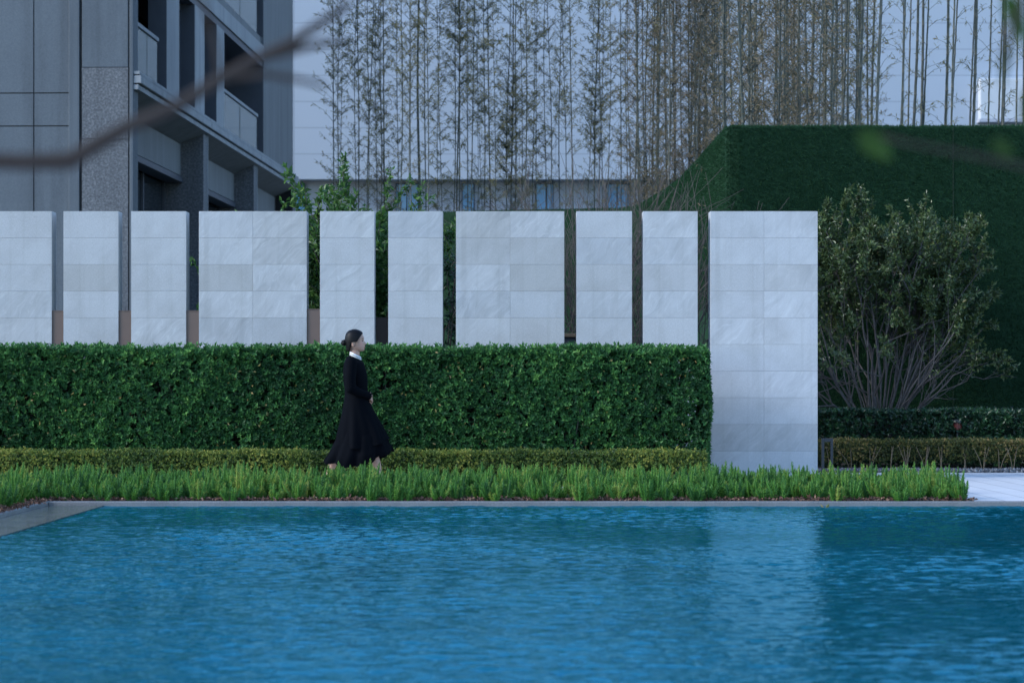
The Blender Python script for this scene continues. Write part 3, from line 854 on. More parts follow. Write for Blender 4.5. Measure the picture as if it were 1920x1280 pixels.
y = 20.0
while y < 24.3:
    x = LEDGE_X0 - .24
    while x > -6.2:
        spots.append((x + random.uniform(-.07, .07), y + random.uniform(-.08, .08), .29 * random.uniform(.8, 1.2))); x -= .25
    y += .27
fern_bed(spots, 'bright green foxtail ferns in the side bed at the left end of the pool')

# ------------------------------------------------------------------ shrubs
YMIN = -1.6
ELL = None
def grow(m, p, d, L, r, depth, tips, wander=.16, up=.06, split=(2, 3), seg=4, shrink=.72, ang=.38):
    pts = [np.array(p, float)]; d = unit(np.array(d, float))
    for s in range(seg):
        d = unit(d + rng.normal(0, wander, 3) * .5 + np.array([0, 0, up]))
        if pts[-1][1] < YMIN and d[1] < 0: d[1] = -d[1]
        if ELL is not None and len(pts) > 1 and pts[-1][2] > 1.1 and (((pts[-1] - ELL[0]) / ELL[1]) ** 2).sum() > rng.uniform(.82, 1.03): depth = 0; break
        pts.append(pts[-1] + d * L / seg)
    m.tube(pts, np.linspace(r, r * .68, len(pts)), 6 if r > .008 else 4, caps=False)
    if depth == 0:
        tips.append((pts[-1], d, pts)); return
    tips.append((None, None, pts[2:]))
    for q in range(random.randint(*split)):
        grow(m, pts[-1] if q == 0 else pts[random.randint(min(seg // 2, len(pts) - 1), len(pts) - 1)], d + rng.normal(0, ang, 3), L * shrink * random.uniform(.8, 1.15), r * .66, depth - 1, tips, wander, up, split, seg, shrink, ang)

def shrub(name, label, base, stems, mats, leafL, leafW, per_tip, depth=3, leaf_z=0.0, tipshoots=0, ell=None, cat='shrub', tint=(2, 2)):
    r = thing(name, label, cat, base)
    wood = MB(); tips = []
    for (d, L, rad, off) in stems:
        grow(wood, (off[0], off[1], 0), d, L, rad, depth, tips)
    wood.build('branches', M[mats[0]], r, smooth=True)
    if per_tip:
        lf = MB(); P, D = [], []
        for (tp, td, pts) in tips:
            pts = np.array(pts)
            k = per_tip if tp is not None else max(1, per_tip // 3)
            f = rng.random(k) * (len(pts) - 1); i0 = np.minimum(f.astype(int), len(pts) - 2); fr = (f - i0)[:, None]
            q = pts[i0] * (1 - fr) + pts[i0 + 1] * fr
            dd = unit(pts[i0 + 1] - pts[i0])
            P.append(q + rng.normal(0, .015, q.shape)); D.append(unit(dd * .6 + rng.normal(0, .75, q.shape)))
        P = np.concatenate(P); D = np.concatenate(D)
        keep = P[:, 2] > leaf_z - .28 * np.hypot(P[:, 0], P[:, 1]) + rng.normal(0, .22, len(P))
        if ell is not None:
            c, s = ell
            keep &= (((P - np.array(c)) / np.array(s)) ** 2).sum(1) < 1.0 + rng.normal(0, .1, len(P))
        P, D = P[keep], D[keep]; k = len(P)
        l = leafL * rng.uniform(.65, 1.2, k)
        lf.leaves(P, D, l, l * leafW, np.clip(rng.beta(*tint, k), 0, 1), .15, .15)
        lf.build('leaves', M[mats[1]], r)
        print(name, 'leaves', k)
    return r
# big multi-stemmed shrub on the right
DS = 34.6
bx = wx(1648, DS)
stems = []
for k in range(26):
    a = random.uniform(0, 6.28); out = random.uniform(.08, .85) ** .85
    lean = 0.12
    d = (math.cos(a) * out + lean * .6, math.sin(a) * out * .55, 1.0)
    stems.append((d, random.uniform(1.0, 1.28), random.uniform(.011, .020), (math.cos(a) * .12 * out, math.sin(a) * .1)))
for d, L in (((.95, -.1, .9), .78), ((1.1, -.2, .62), .60), ((-1.0, -.2, .8), .68), ((-.75, -.3, .9), .78), ((.8, -.2, 1.0), .85), ((-1.2, 0, .65), .55)):
    stems.append((d, L, .017, (d[0] * .1, -.1)))
ELL = (np.array([.2, 0, 1.95]), np.array([1.34, 1.1, 1.55]))
shrub('evergreen_shrub', 'big many-stemmed shrub with olive leaves in front of the dark turf wall', (bx, DS, .35), stems, ('bark', 'shrub_leaf'), .062, .46, 62, 4, 1.45)
ELL = None
# fresh green shrubs behind the panels on the left
def leafy(label, px, D, ztop, wid, seed, stemsn=7, per=16):
    random.seed(seed)
    h = ztop - .0
    st = []
    for k in range(stemsn):
        a = random.uniform(0, 6.28); o_ = random.uniform(.05, wid)
        st.append(((math.cos(a) * o_, math.sin(a) * o_ * .6, 1), h * random.uniform(.38, .47), .016, (math.cos(a) * .08, math.sin(a) * .08)))
    return shrub('leafy_shrub', label, (wx(px, D), D, 0), st, ('bark', 'fresh_leaf'), .085, .46, per * 2, 3, .5)
leafy('fresh green shrub rising above the narrow panel behind the woman, tallest there', 652, 32.6, 3.05, .13, 15, 10, 30)
leafy('slim fresh green shrub with one upright shoot left of the tallest green shrub', 598, 32.2, 2.75, .07, 12, 6, 30)
leafy('yellow green shrub showing over the left double-width panel by the grey building', 548, 33.2, 2.55, .12, 13, 8, 28)
leafy('fresh green shrub seen low through the gap above the dark brown infill', 716, 32.4, 1.7, .14, 14, 7, 22)
random.seed(20)
st = [((random.uniform(-.3, .3), random.uniform(-.2, .2), 1), 1.1, .016, (random.uniform(-.1, .1), 0)) for k in range(8)]
shrub('dark_shrub', 'dark leaved shrub in the gap left of the middle double-width panel', (wx(843, 32.5), 32.5, 0), st, ('twig', 'dark_leaf'), .085, .4, 16, 3, .2)
def bare(label, px, D, zt, spread, n, seed):
    random.seed(seed)
    st = []
    for k in range(n):
        a = random.uniform(0, 6.28); o_ = random.uniform(.1, spread)
        st.append(((math.cos(a) * o_, math.sin(a) * o_ * .5, 1), zt * random.uniform(.40, .58), .009, (random.uniform(-.25, .25), random.uniform(-.2, .2))))
    return shrub('bare_shrub', label, (wx(px, D), D, 0), st, ('twig_dark' if px > 1290 else 'twig',), 0, 0, 0, 3)
bare('leafless twiggy shrub filling the gap right of the middle double-width panel', 1072, 32.6, 2.9, .45, 28, 31)
bare('leafless twiggy shrub filling the gap between the last two narrow panels', 1180, 32.9, 2.9, .45, 30, 32)
bare('leafless shrub with dark twigs against the lighter turf side, left of the end panel', 1300, 33.4, 2.75, .25, 18, 33)
random.seed(77)

# ------------------------------------------------------------------ bamboo
def bamboo_proto(H, r, zones, dry, seed, lean=0.0, bl=.6, leafk=9, LL=.11):
    """zones: list of (z0, z1, branches per metre)"""
    g3 = np.random.default_rng(seed); rd = random.Random(seed)
    zs = np.arange(0, H + .01, .28)
    xs = lean * (zs / H) ** 1.6 * H + .02 * np.sin(zs * 1.1 + seed); ys_ = .02 * np.cos(zs * .9 + seed)
    culm = MB()
    pts, rad, tin = [], [], []
    for k, z in enumerate(zs):
        f = 1 - .72 * (z / H) ** 1.3
        for dz, rr, tn in ((-.012, 1.0, .35), (0, 1.22, .95), (.012, 1.0, .9), (.14, .97, .3)):
            pts.append((xs[k], ys_[k], z + dz + .02)); rad.append(r * f * rr); tin += [tn] * 6
    culm.tube(pts, rad, 6, 0.4, caps=False); culm.A[-1] = np.array(tin)
    lf = MB(); P, D = [], []
    for z0, z1, dens in zones:
        for q in range(int((z1 - z0) * dens)):
            z = rd.uniform(z0, z1); k = min(int(z / .28), len(zs) - 1)
            b = np.array([xs[k], ys_[k], zs[k]])
            a = rd.uniform(0, 6.28); L = bl * rd.uniform(.35, 1.2)
            d = np.array([math.cos(a) * .75, math.sin(a) * .75, rd.uniform(.5, 1.1)])
            e1 = b + unit(d) * L * .5; e2 = e1 + unit(d + np.array([0, 0, -.35])) * L * .5
            culm.tube([b, e1, e2], [.005, .0035, .002], 3, .5, caps=False)
            nl = rd.randint(leafk // 2 + 3, leafk + 10)
            f = g3.random(nl)[:, None]
            P.append(np.where(f < .4, b + (e1 - b) * (f * 1.0 + .6), e1 + (e2 - e1) * f)); 
            D.append(unit(unit(d)[None] * .5 + g3.normal(0, .75, (nl, 3)) + np.array([0, 0, -.45])))
    root = thing('bamboo', 'bamboo', 'bamboo')
    culm.build('culm', M['culm'], root)
    if P:
        P = np.concatenate(P); D = np.concatenate(D); n = len(P)
        l = LL * .86 * g3.uniform(.6, 1.25, n)
        lf.leaves(P, D, l, l * .16, np.clip(g3.beta(2, 2.2, n), 0, 1), .1, .12)
        lf.build('leaves', M['bamboo_dry' if dry else 'bamboo_leaf'], root)
    return root
PROTO = {
 'open': [bamboo_proto(13, .015, [(3.5, 6, 3), (6, 12.8, 15)], False, 1, .006), bamboo_proto(12, .0135, [(3.5, 6.5, 4), (6.5, 11.8, 16)], False, 2, -.008),
          bamboo_proto(13.5, .017, [(4, 6, 2.5), (6, 13, 10)], False, 3, .012), bamboo_proto(11, .011, [(3.6, 10.8, 11)], False, 4, -.014, .5),
          bamboo_proto(12.5, .0145, [(4, 12, 7)], True, 5, .004, .55)],
 'thick': [bamboo_proto(14, .036, [(6.5, 13.5, 5)], False, 6, -.004, .7)],
 'tuft': [bamboo_proto(12.5, .020, [(3.8, 5.4, 5), (5.6, 7.1, 55), (7.1, 12, 10)], False, 7, .0, .75, 11), bamboo_proto(12, .020, [(4.0, 5.6, 45), (5.6, 11.8, 8)], True, 8, .004, .7, 11),
          bamboo_proto(12.5, .021, [(4, 6.6, 5), (7.2, 8.5, 55), (8.5, 12, 14)], False, 9, -.004, .8, 11)],
 'dense': [bamboo_proto(12.5, .024, [(3.2, 12.2, 15)], True, 21, .01, .75), bamboo_proto(13, .028, [(4, 12.8, 13)], True, 22, -.008, .8), bamboo_proto(12, .020, [(2.8, 11.8, 16)], True, 23, .02, .7),
           bamboo_proto(13.5, .030, [(5, 13, 13)], False, 24, -.004, .8), bamboo_proto(11.5, .019, [(3, 11, 16)], True, 25, -.016, .75)],
 'near': [bamboo_proto(12, .020, [(4.4, 11.8, 3)], False, 31, .008, .5, 6, .10), bamboo_proto(12.5, .031, [(5, 12, 2.5)], False, 32, .006, .5, 6, .10), bamboo_proto(11.5, .015, [(4.2, 11, 4)], False, 33, .012, .5, 7, .10)],
}
used = set()
def plant_bamboo(kind, idx, px, D, label, group, sc=1.0, rz=None, tilt=0.0):
    pr = PROTO[kind][idx]
    if pr.name in used: o = copy_thing(pr)
    else: o = pr; used.add(pr.name)
    o.location = (wx(px, D), D, 0)
    o.scale = (sc, sc, sc * random.uniform(.97, 1.05))
    o.rotation_euler = (0, tilt, random.uniform(0, 6.28) if rz is None else rz)
    o['label'] = label; o['group'] = group; o['category'] = 'bamboo'
    return o
ORD = ['first', 'second', 'third', 'fourth', 'fifth', 'sixth', 'seventh', 'eighth', 'ninth', 'tenth', 'eleventh', 'twelfth', 'thirteenth', 'fourteenth', 'fifteenth', 'sixteenth', 'seventeenth', 'eighteenth', 'nineteenth', 'twentieth', 'twenty-first', 'twenty-second', 'twenty-third', 'twenty-fourth']
left_z = [190, 205, 230, 290, 318, 345, 365, 410, 430, 460, 472, 520, 545, 575, 600, 640, 680, 710, 740, 770, 800, 840, 855, 890, 910, 950, 970, 1005, 1025, 1050, 1085, 1110, 1130, 1185, 1200, 1240, 1265, 1300, 1350, 1380, 1420, 1470, 1495, 1540, 1575, 1610, 1640, 1700, 1735, 1765, 1830, 1860, 1895]
regions = [(0, 715, 'behind the panel at the woman'), (715, 843, 'behind the panel right of the woman'), (843, 950, 'behind the middle double panel, left half'),
           (950, 1070, 'behind the middle double panel, right half'), (1070, 1196, 'behind the panel between twig-filled gaps'), (1196, 1250, 'beside the sloping turf edge')]
cnt = {}
tuft_px = {700: 0, 722: 1, 855: 2, 950: 0, 956: 1, 1108: 0, 1205: 1}
for zx in left_z:
    px = 560 + zx / 2.8235
    D = random.uniform(56.0, 60.5); px += random.uniform(-2, 2)
    reg = next(r for a, b, r in regions if a <= px < b)
    k = cnt.get(reg, 0); cnt[reg] = k + 1
    thick = zx == 640
    tk = [v for q, v in tuft_px.items() if abs(q - px) < 5.2]
    kind, idx = ('thick', 0) if thick else (('tuft', tk[0]) if tk else ('open', random.choice((0, 0, 1, 1, 2, 3, 3, 4))))
    what = {'thick': 'thickest straight dark bamboo', 'tuft': 'bamboo with a dense leafy tuft', 'open': 'slender sparse bamboo'}[kind]
    plant_bamboo(kind, idx, px, D, f'{what}, {ORD[k]} from left {reg}', 'bamboo in the open row before the white building', random.uniform(.88, 1.12), None, random.uniform(-.024, .024))
for k in range(76):
    px = float(np.interp((k + random.random()) / 76, [0, .12, .3, .72, .9, 1], [1190, 1255, 1310, 1490, 1560, 1640]))
    front = px > 1365
    D = random.uniform(38.5, 50) if front else random.uniform(54.2, 59)
    if not front: D = random.uniform(53.8, 58.5)
    kind, idx = 'dense', random.choice((0, 0, 1, 2, 2, 3, 4))
    o = plant_bamboo(kind, idx, px, D, 'crowded bamboo with brown dry leaves in the dense thicket behind the turf wall corner', 'bamboo crowded in the dense thicket', random.uniform(.85, 1.1), None, random.uniform(-.035, .035))
near_z = [(240, 1), (335, 0), (362, 2), (390, 1), (545, 0), (575, 0), (730, 2), (815, 0), (845, 0), (865, 1), (962, 0), (988, 1), (1190, 1), (1213, 0), (1245, 0), (1400, 0), (1450, 1), (1580, 0), (1640, 2), (1668, 0), (1712, 1), (1840, 0), (1912, 0)]
for k, (zx, idx) in enumerate(near_z):
    px = 1520 + zx / 4.8; D = random.uniform(38.5, 43)
    what = {0: 'straight bare-stemmed bamboo', 1: 'thick dark bamboo', 2: 'thin wispy bamboo'}[idx]
    plant_bamboo('near', idx, px, D, f'{what} above the turf wall, {ORD[len(near_z) - 1 - k]} from the right edge', 'bamboo spaced out above the turf wall at the right', 1.0, random.uniform(-.6, .6), random.uniform(-.004, .02))

# ------------------------------------------------------------------ the woman
DWm = 27.3
PPM = FPX / DWm
PX0 = 667.5
wom = thing('person', 'woman in long navy coat and skirt with hair in a bun, walking past the hedge', 'person', (wx(PX0, DWm), DWm, 0))
def q(u, v, y=0.0):           # zoomed photo coordinates (4x, origin 560,580) -> local metres
    return np.array([(560 + u / 4 - PX0) / PPM, y, HC - (580 + v / 4 - HOR) / PPM])
def hq(u, v, y=0.0):          # head close-up coordinates (14.22x, origin 630,610)
    return np.array([(630 + u / 14.22 - PX0) / PPM, y, HC - (610 + v / 14.22 - HOR) / PPM])
def chain(m, pts, rad, n=14, flat=None):
    """tapered capsules joined at spheres, fused later by a voxel remesh"""
    pts = [np.array(p, float) for p in pts]
    for a, b, ra, rb in zip(pts[:-1], pts[1:], rad[:-1], rad[1:]):
        m.tube([a, a * .5 + b * .5, b], [ra, (ra + rb) / 2, rb], n)
    for p, r_ in zip(pts, rad): m.sphere(p, r_, n, 8)
def loft(m, rings, n=48, close=True):
    """rings: arrays (n,3)"""
    k = len(rings); V = np.concatenate(rings)
    i = np.arange(k - 1)[:, None] * n; j = np.arange(n)[None]; j2 = (j + 1) % n
    F = np.stack([i + j, i + j2, i + n + j2, i + n + j], -1).reshape(-1, 4)
    m.add(V, F)
    if close:
        b = m.n - len(V)
        for ring, o_, flip in ((rings[0], 0, True), (rings[-1], (k - 1) * n, False)):
            c = ring.mean(0); idx = m.n
            m.V.append(c[None]); m.A.append(np.array([.5])); m.n += 1
            f = [(idx, b + o_ + (jj + 1) % n, b + o_ + jj) if flip else (idx, b + o_ + jj, b + o_ + (jj + 1) % n) for jj in range(n)]
            m.F.append(np.array(f))
def fuse(m, name, mat, parent, voxel, smooth=4, fac=.5):
    o = m.build(name, mat, parent)
    md = o.modifiers.new('remesh', 'REMESH'); md.mode = 'VOXEL'; md.voxel_size = voxel; md.use_smooth_shade = True
    sm = o.modifiers.new('smooth', 'SMOOTH'); sm.iterations = smooth; sm.factor = fac
    dg = bpy.context.evaluated_depsgraph_get()
    me = bpy.data.meshes.new_from_object(o.evaluated_get(dg), depsgraph=dg)
    old = o.data
    o.modifiers.clear(); o.data = me; me.name = name
    if not me.materials: me.materials.append(mat)
    for p in me.polygons: p.use_smooth = True
    bpy.data.meshes.remove(old)
    return o
A48 = np.arange(48) * 2 * math.pi / 48

# body: head with a face, neck, torso, arms, hands and legs fused into one surface
skin = NT('skin')
sc_ = skin.n('ShaderNodeAttribute'); sc_.attribute_name = 'skin_col'
skin.base(sc_.outputs['Color']); skin.set(Roughness=.5)
skin.p.inputs['Subsurface Weight'].default_value = .08
skin.p.inputs['Subsurface Radius'].default_value = (.01, .004, .002)
b = MB()
prof = [(150, 400, 580, .036), (165, 370, 615, .047), (190, 338, 655, .058), (230, 308, 697, .068), (270, 293, 722, .073), (310, 285, 742, .0755), (340, 282, 750, .0765), (370, 282, 742, .0765), (400, 282, 737, .076),
        (430, 285, 743, .0755), (460, 290, 750, .074), (490, 298, 755, .072), (520, 308, 756, .070), (545, 322, 757, .068), (570, 336, 762, .066), (590, 350, 757, .064), (610, 368, 752, .061), (635, 400, 757, .055), (655, 430, 755, .048), (675, 470, 740, .038), (690, 510, 715, .024)]
rings = []
for v, ub, uf, hw in prof:
    c = (ub + uf) / 2; a_ = (uf - ub) / 2
    al = np.where(A48 > math.pi, A48 - 2 * math.pi, A48)
    nose = np.interp(v, [350, 400, 440, 480, 500, 522, 535], [0, 10, 32, 62, 54, 18, 0]) * np.exp(-(al / .19) ** 2)
    lips = np.interp(v, [535, 556, 570, 578, 592, 606], [0, 20, 23, 8, 20, 0]) * np.exp(-(al / .26) ** 2)
    chin = np.interp(v, [610, 645, 670], [0, 10, 0]) * np.exp(-(al / .3) ** 2)
    eye = -np.interp(v, [360, 408, 450], [0, 12, 0]) * (np.exp(-((al - .42) / .2) ** 2) + np.exp(-((al + .42) / .2) ** 2))
    cosx = np.sign(np.cos(A48)) * np.abs(np.cos(A48)) ** .82
    siny = np.sign(np.sin(A48)) * np.abs(np.sin(A48)) ** .9
    u_ = c + a_ * cosx + nose + lips + chin + eye
    p0 = hq(0, v)
    rings.append(np.stack([(630 + u_ / 14.22 - PX0) / PPM, hw * siny, np.full(48, p0[2])], 1))
loft(b, rings, 48)
chain(b, [hq(500, 560), hq(505, 700), hq(500, 820), hq(480, 960)], [.052, .049, .050, .058])
for s in (-1, 1):   # ears
    b.sphere(hq(468, 496, s * .079), (.016, .008, .028), 14, 10)
    b.sphere(hq(462, 474, s * .085), (.014, .005, .014), 12, 8)
# torso under the coat
def ell(u0, u1, v, hw, n=48):
    c = (u0 + u1) / 2; a_ = (u1 - u0) / 2 / 4 / PPM
    p0 = q(c, v)
    return np.stack([p0[0] + a_ * np.cos(A48), hw * np.sin(A48), np.full(48, p0[2])], 1)
loft(b, [ell(385, 462, 372, .05), ell(365, 470, 394, .11), ell(352, 480, 420, .14), ell(350, 500, 470, .14), ell(352, 500, 560, .12), ell(356, 500, 620, .115), ell(352, 510, 680, .14), ell(350, 515, 760, .155), ell(352, 510, 820, .14)], 48)
hipz = q(430, 790)[2]
# legs: rear leg (left, away from camera) pushing off, front leg striking
chain(b, [q(440, 790, -.075), q(520, 985, -.08), q(585, 1150, -.085), q(612, 1270, -.085)], [.085, .060, .047, .032])       # leg forward
chain(b, [q(612, 1270, -.085), q(640, 1318, -.085), q(690, 1324, -.09), q(722, 1322, -.09)], [.034, .030, .026, .018])
chain(b, [q(415, 790, .075), q(345, 985, .07), q(262, 1130, .065), q(222, 1240, .065)], [.085, .058, .047, .030])           # leg back, heel lifted
chain(b, [q(222, 1240, .065), q(232, 1285, .065), q(268, 1316, .065), q(296, 1324, .065)], [.030, .028, .024, .017])
# arms
for s in (-1, 1):
    sh, el, wr = q(405, 400, s * .155), q(398, 592, s * .205), q(512, 645, s * .095)
    chain(b, [sh, el, wr], [.046, .036, .025])
# hands clasped at the waist: near (right) hand over the far one
def hand(s, wr, palm_dir, finger_dir, thumb_dir):
    pd = unit(palm_dir); fd = unit(finger_dir); side = unit(np.cross(pd, fd))
    pc = wr + pd * .045
    for k in range(4):
        o_ = side * (k - 1.5) * .019
        kn = wr + pd * (.078 - abs(k - 1.2) * .004) + o_
        chain(b, [wr + o_ * .5 + pd * .01, kn], [.017, .0115], 10)
        Ln = (.036, .041, .039, .031)[k]
        f1 = kn + unit(pd * .55 + fd) * Ln; f2 = f1 + unit(fd - pd * .25) * Ln * .7; f3 = f2 + unit(fd - pd * .9) * Ln * .5
        chain(b, [kn, f1, f2, f3], [.0105, .0092, .0082, .0068], 10)
    t0 = wr + pd * .02 - side * .025
    t1 = t0 + unit(thumb_dir) * .035; t2 = t1 + unit(np.array(thumb_dir) * .8 + fd * .5) * .028
    chain(b, [t0, t1, t2], [.0135, .0105, .008], 10)
hand(-1, q(518, 645, -.088), (.55, .75, -.35), (-.25, .85, -.55), (.5, .4, .55))
hand(1, q(512, 662, .085), (.45, -.80, -.25), (-.2, -.85, -.5), (.5, -.3, .6))
body = fuse(b, 'body', skin.m, wom, .0032, 2, .5)
co = np.zeros(len(body.data.vertices) * 3, np.float32); body.data.vertices.foreach_get('co', co); co = co.reshape(-1, 3)
colr = np.tile(np.array([.47, .275, .205]), (len(co), 1))
def blend(c, p, r3, colour, k=1.0):
    d = (((co - p) / np.array(r3)) ** 2).sum(1); f = np.clip(1.4 - d, 0, 1)[:, None] * k
    c[:] = c * (1 - f) + np.array(colour) * f
for s in (-1, 1):
    blend(colr, hq(690, 500, s * .05), (.025, .025, .03), (.56, .27, .22), .5)
    blend(colr, hq(712, 348, s * .036), (.016, .018, .0035), (.05, .035, .03), .9)
blend(colr, hq(775, 572), (.016, .024, .0085), (.40, .11, .11), .95)
at = body.data.color_attributes.new('skin_col', 'FLOAT_COLOR', 'POINT')
at.data.foreach_set('color', np.c_[colr, np.ones(len(colr))].astype(np.float32).ravel())
eye_m = plain('dark eye', (.02, .016, .014), .2)
for s in (-1, 1):
    e = MB(); e.sphere(hq(703, 415, s * .036), (.011, .013, .0052), 14, 8); e.build('eye', eye_m, wom, True)

# hair: cap drawn back into a low bun
hair_m = NT('black hair')
hn = hair_m.noise(hair_m.mapping((30, 30, 200)), 1.0, 4)
hair_m.base(hair_m.ramp(hn, [(.3, (.0025, .0028, .0035)), (.7, (.006, .006, .007))]).outputs[0]); hair_m.set(Roughness=.5); hair_m.p.inputs['Specular IOR Level'].default_value = .18
hm = MB()
hl = [(130, 470, 520, .018, 999), (140, 420, 570, .034, 999), (160, 366, 625, .052, 999), (190, 325, 670, .066, 999), (225, 298, 702, .0745, 690), (260, 284, 724, .079, 668), (300, 275, 742, .082, 640), (340, 270, 750, .083, 612), (380, 269, 745, .0835, 590), (420, 271, 742, .083, 566), (436, 274, 745, .083, 556), (446, 276, 745, .0825, 470), (460, 278, 745, .082, 436), (490, 284, 748, .081, 424), (520, 288, 750, .079, 425), (560, 294, 750, .073, 412), (600, 300, 745, .064, 405), (640, 302, 700, .054, 400), (668, 310, 660, .046, 396)]
n2 = 40; rr = []
for v, ub, uf, hw, lim in hl:
    c = (ub + uf) / 2; a_ = (uf - ub) / 2
    cl = 1.0 if lim == 999 else np.clip((lim - c) / a_, -1, 1)
    am = math.acos(cl)
    aa = np.linspace(am, 2 * math.pi - am, n2)
    cosx = np.sign(np.cos(aa)) * np.abs(np.cos(aa)) ** .85; siny = np.sign(np.sin(aa)) * np.abs(np.sin(aa)) ** .9
    u_ = c + a_ * cosx; rr.append(np.stack([(630 + u_ / 14.22 - PX0) / PPM, hw * siny, np.full(n2, hq(0, v)[2])], 1))
V = np.concatenate(rr); k = len(rr)
i = np.arange(k - 1)[:, None] * n2; j = np.arange(n2 - 1)[None]
hm.add(V, np.stack([i + j, i + j + 1, i + n2 + j + 1, i + n2 + j], -1).reshape(-1, 4))
hm.add(np.concatenate([rr[0], rr[0].mean(0)[None]]), [(n2, jj + 1, jj) for jj in range(n2 - 1)])
hair = hm.build('hair', hair_m.m, wom, True)
sd = hair.modifiers.new('thickness', 'SOLIDIFY'); sd.thickness = .012; sd.offset = -1
bun = MB(); bun.sphere(hq(218, 462), (.031, .034, .030), 24, 16)
for kk in range(4):
    aa = np.linspace(0, 2 * math.pi, 26); t0 = kk * .8
    ring = np.stack([.030 * np.cos(aa) * math.cos(t0), .033 * np.sin(aa), .030 * np.cos(aa) * math.sin(t0)], 1) + hq(218, 462)
    bun.tube(ring, .0065, 8, caps=False)
bun.tube([hq(218, 462), hq(300, 480)], [.022, .026], 12)
bun.build('bun', hair_m.m, hair, True)

# coat
navy = NT('navy wool')
nn = navy.noise(navy.mapping(), 180, 3)
navy.base(navy.ramp(nn, [(.3, (.0006, .0012, .0028)), (.7, (.0015, .0026, .0052))]).outputs[0]); navy.set(Roughness=.85)
navy.p.inputs['Specular IOR Level'].default_value = .07
cm = MB()
cr = [(361, 380, 470, .066), (366, 370, 476, .085), (376, 357, 481, .118), (388, 348, 485, .150), (406, 340, 491, .176), (450, 333, 505, .172), (500, 333, 514, .158), (550, 338, 518, .145), (600, 345, 519, .135), (640, 346, 524, .136), (680, 341, 534, .152), (720, 333, 547, .168), (780, 322, 577, .188), (840, 306, 612, .206), (900, 291, 645, .222), (950, 279, 668, .234), (985, 273, 680, .240)]
rings = []
n3 = 96; A96 = np.arange(n3) * 2 * math.pi / n3
for v, ub, uf, hw in cr + [(1000, 269, 684, .244)]:
    c = (ub + uf) / 2; a_ = (uf - ub) / 2
    amp = np.clip((v - 690) / 310, 0, 1) * .075
    fold = 1 + amp * (np.sin(7 * A96 + 1.1 + v * .0006) + .5 * np.sin(13 * A96 + .4)) * (1 - .75 * np.abs(np.cos(A96)) ** 6)
    vv = v + np.interp(v, [361, 376, 388, 406], [19, 15, 8, 0]) * np.cos(A96)
    if v >= 950:
        k_ = np.clip((v - 950) / 50, 0, 1)
        tgt = 1046 - 76 * np.clip(np.cos(A96), 0, 1) ** 1.5 - 26 * np.clip(-np.cos(A96), 0, 1) ** 1.5
        vv = 940 + (tgt - 940) * (.25 + .75 * k_)
    x_ = (560 + (c + a_ * np.cos(A96) * fold) / 4 - PX0) / PPM
    rings.append(np.stack([x_, hw * np.sin(A96) * fold, HC - (580 + vv / 4 - HOR) / PPM], 1))
loft(cm, rings, n3)
for s in (-1, 1):
    chain(cm, [q(402, 402, s * .145), q(396, 500, s * .19), q(400, 592, s * .205)], [.062, .056, .054])
    chain(cm, [q(400, 592, s * .205), q(455, 622, s * .16), q(524, 648, s * .085)], [.054, .047, .041])
coat = fuse(cm, 'coat', navy.m, wom, .0055, 6, .5)
# skirt below the coat
sm_ = MB(); rings = []
for v, ub, uf, hw, kk in ((900, 300, 636, .20, 0), (960, 285, 668, .222, .3), (1010, 262, 678, .226, .6), (1050, 232, 694, .240, .9), (1100, 186, 708, .268, 1.3)):
    c = (ub + uf) / 2; a_ = (uf - ub) / 2
    fold = 1 + .055 * kk * (np.sin(9 * A96 + .6) + .6 * np.sin(17 * A96 + 1.2)) * (1 - .7 * np.abs(np.cos(A96)) ** 6)
    vv = np.full(n3, float(v))
    if v == 1100: vv = 1178 - 122 * np.clip(np.cos(A96), 0, 1) ** 1.3 - 38 * np.clip(-np.cos(A96), 0, 1) ** 1.6 + 9 * np.sin(9 * A96)
    if v == 1050: vv = 1080 - 60 * np.clip(np.cos(A96), 0, 1) ** 1.3 - 10 * np.clip(-np.cos(A96), 0, 1)
    x_ = (560 + (c + a_ * np.cos(A96) * fold) / 4 - PX0) / PPM
    rings.append(np.stack([x_, hw * np.sin(A96) * fold, HC - (580 + vv / 4 - HOR) / PPM], 1))
loft(sm_, rings, n3, False)
skirt = sm_.build('skirt', navy.m, wom, True)
sd = skirt.modifiers.new('thickness', 'SOLIDIFY'); sd.thickness = .004
# white shirt collar with a fine dark line
white = plain('white shirt cotton', (.78, .79, .80), .8, .03, 60)
colm = MB(); rings = []
for f, gr in ((0, 1.0), (.5, .99), (1, .94)):
    u_c = 505; a_ = 152 * gr
    top_back, top_front = 690, 850
    vb = (790 - f * 105); vf = (925 - f * 85)
    cs_ = np.cos(A48)
    vv = (vb + vf) / 2 + (vf - vb) / 2 * cs_
    u_ = 520 + 160 * gr * cs_
    rings.append(np.stack([(630 + u_ / 14.22 - PX0) / PPM, .066 * gr * np.sin(A48), HC - (610 + vv / 14.22 - HOR) / PPM], 1))
loft(colm, rings, 48, False)
coll = colm.build('collar', white, wom, True)
sd = coll.modifiers.new('thickness', 'SOLIDIFY'); sd.thickness = .006
ln = MB()
cs_ = np.cos(np.linspace(0, 2 * math.pi, 49)); sn_ = np.sin(np.linspace(0, 2 * math.pi, 49))
vv = (740 + 882) / 2 + (882 - 740) / 2 * cs_
ln.tube(np.stack([(630 + (520 + 163 * cs_) / 14.22 - PX0) / PPM, .0685 * sn_, HC - (610 + vv / 14.22 - HOR) / PPM], 1), .0022, 6, caps=False)
ln.build('collar_piping', navy.m, coll, True)
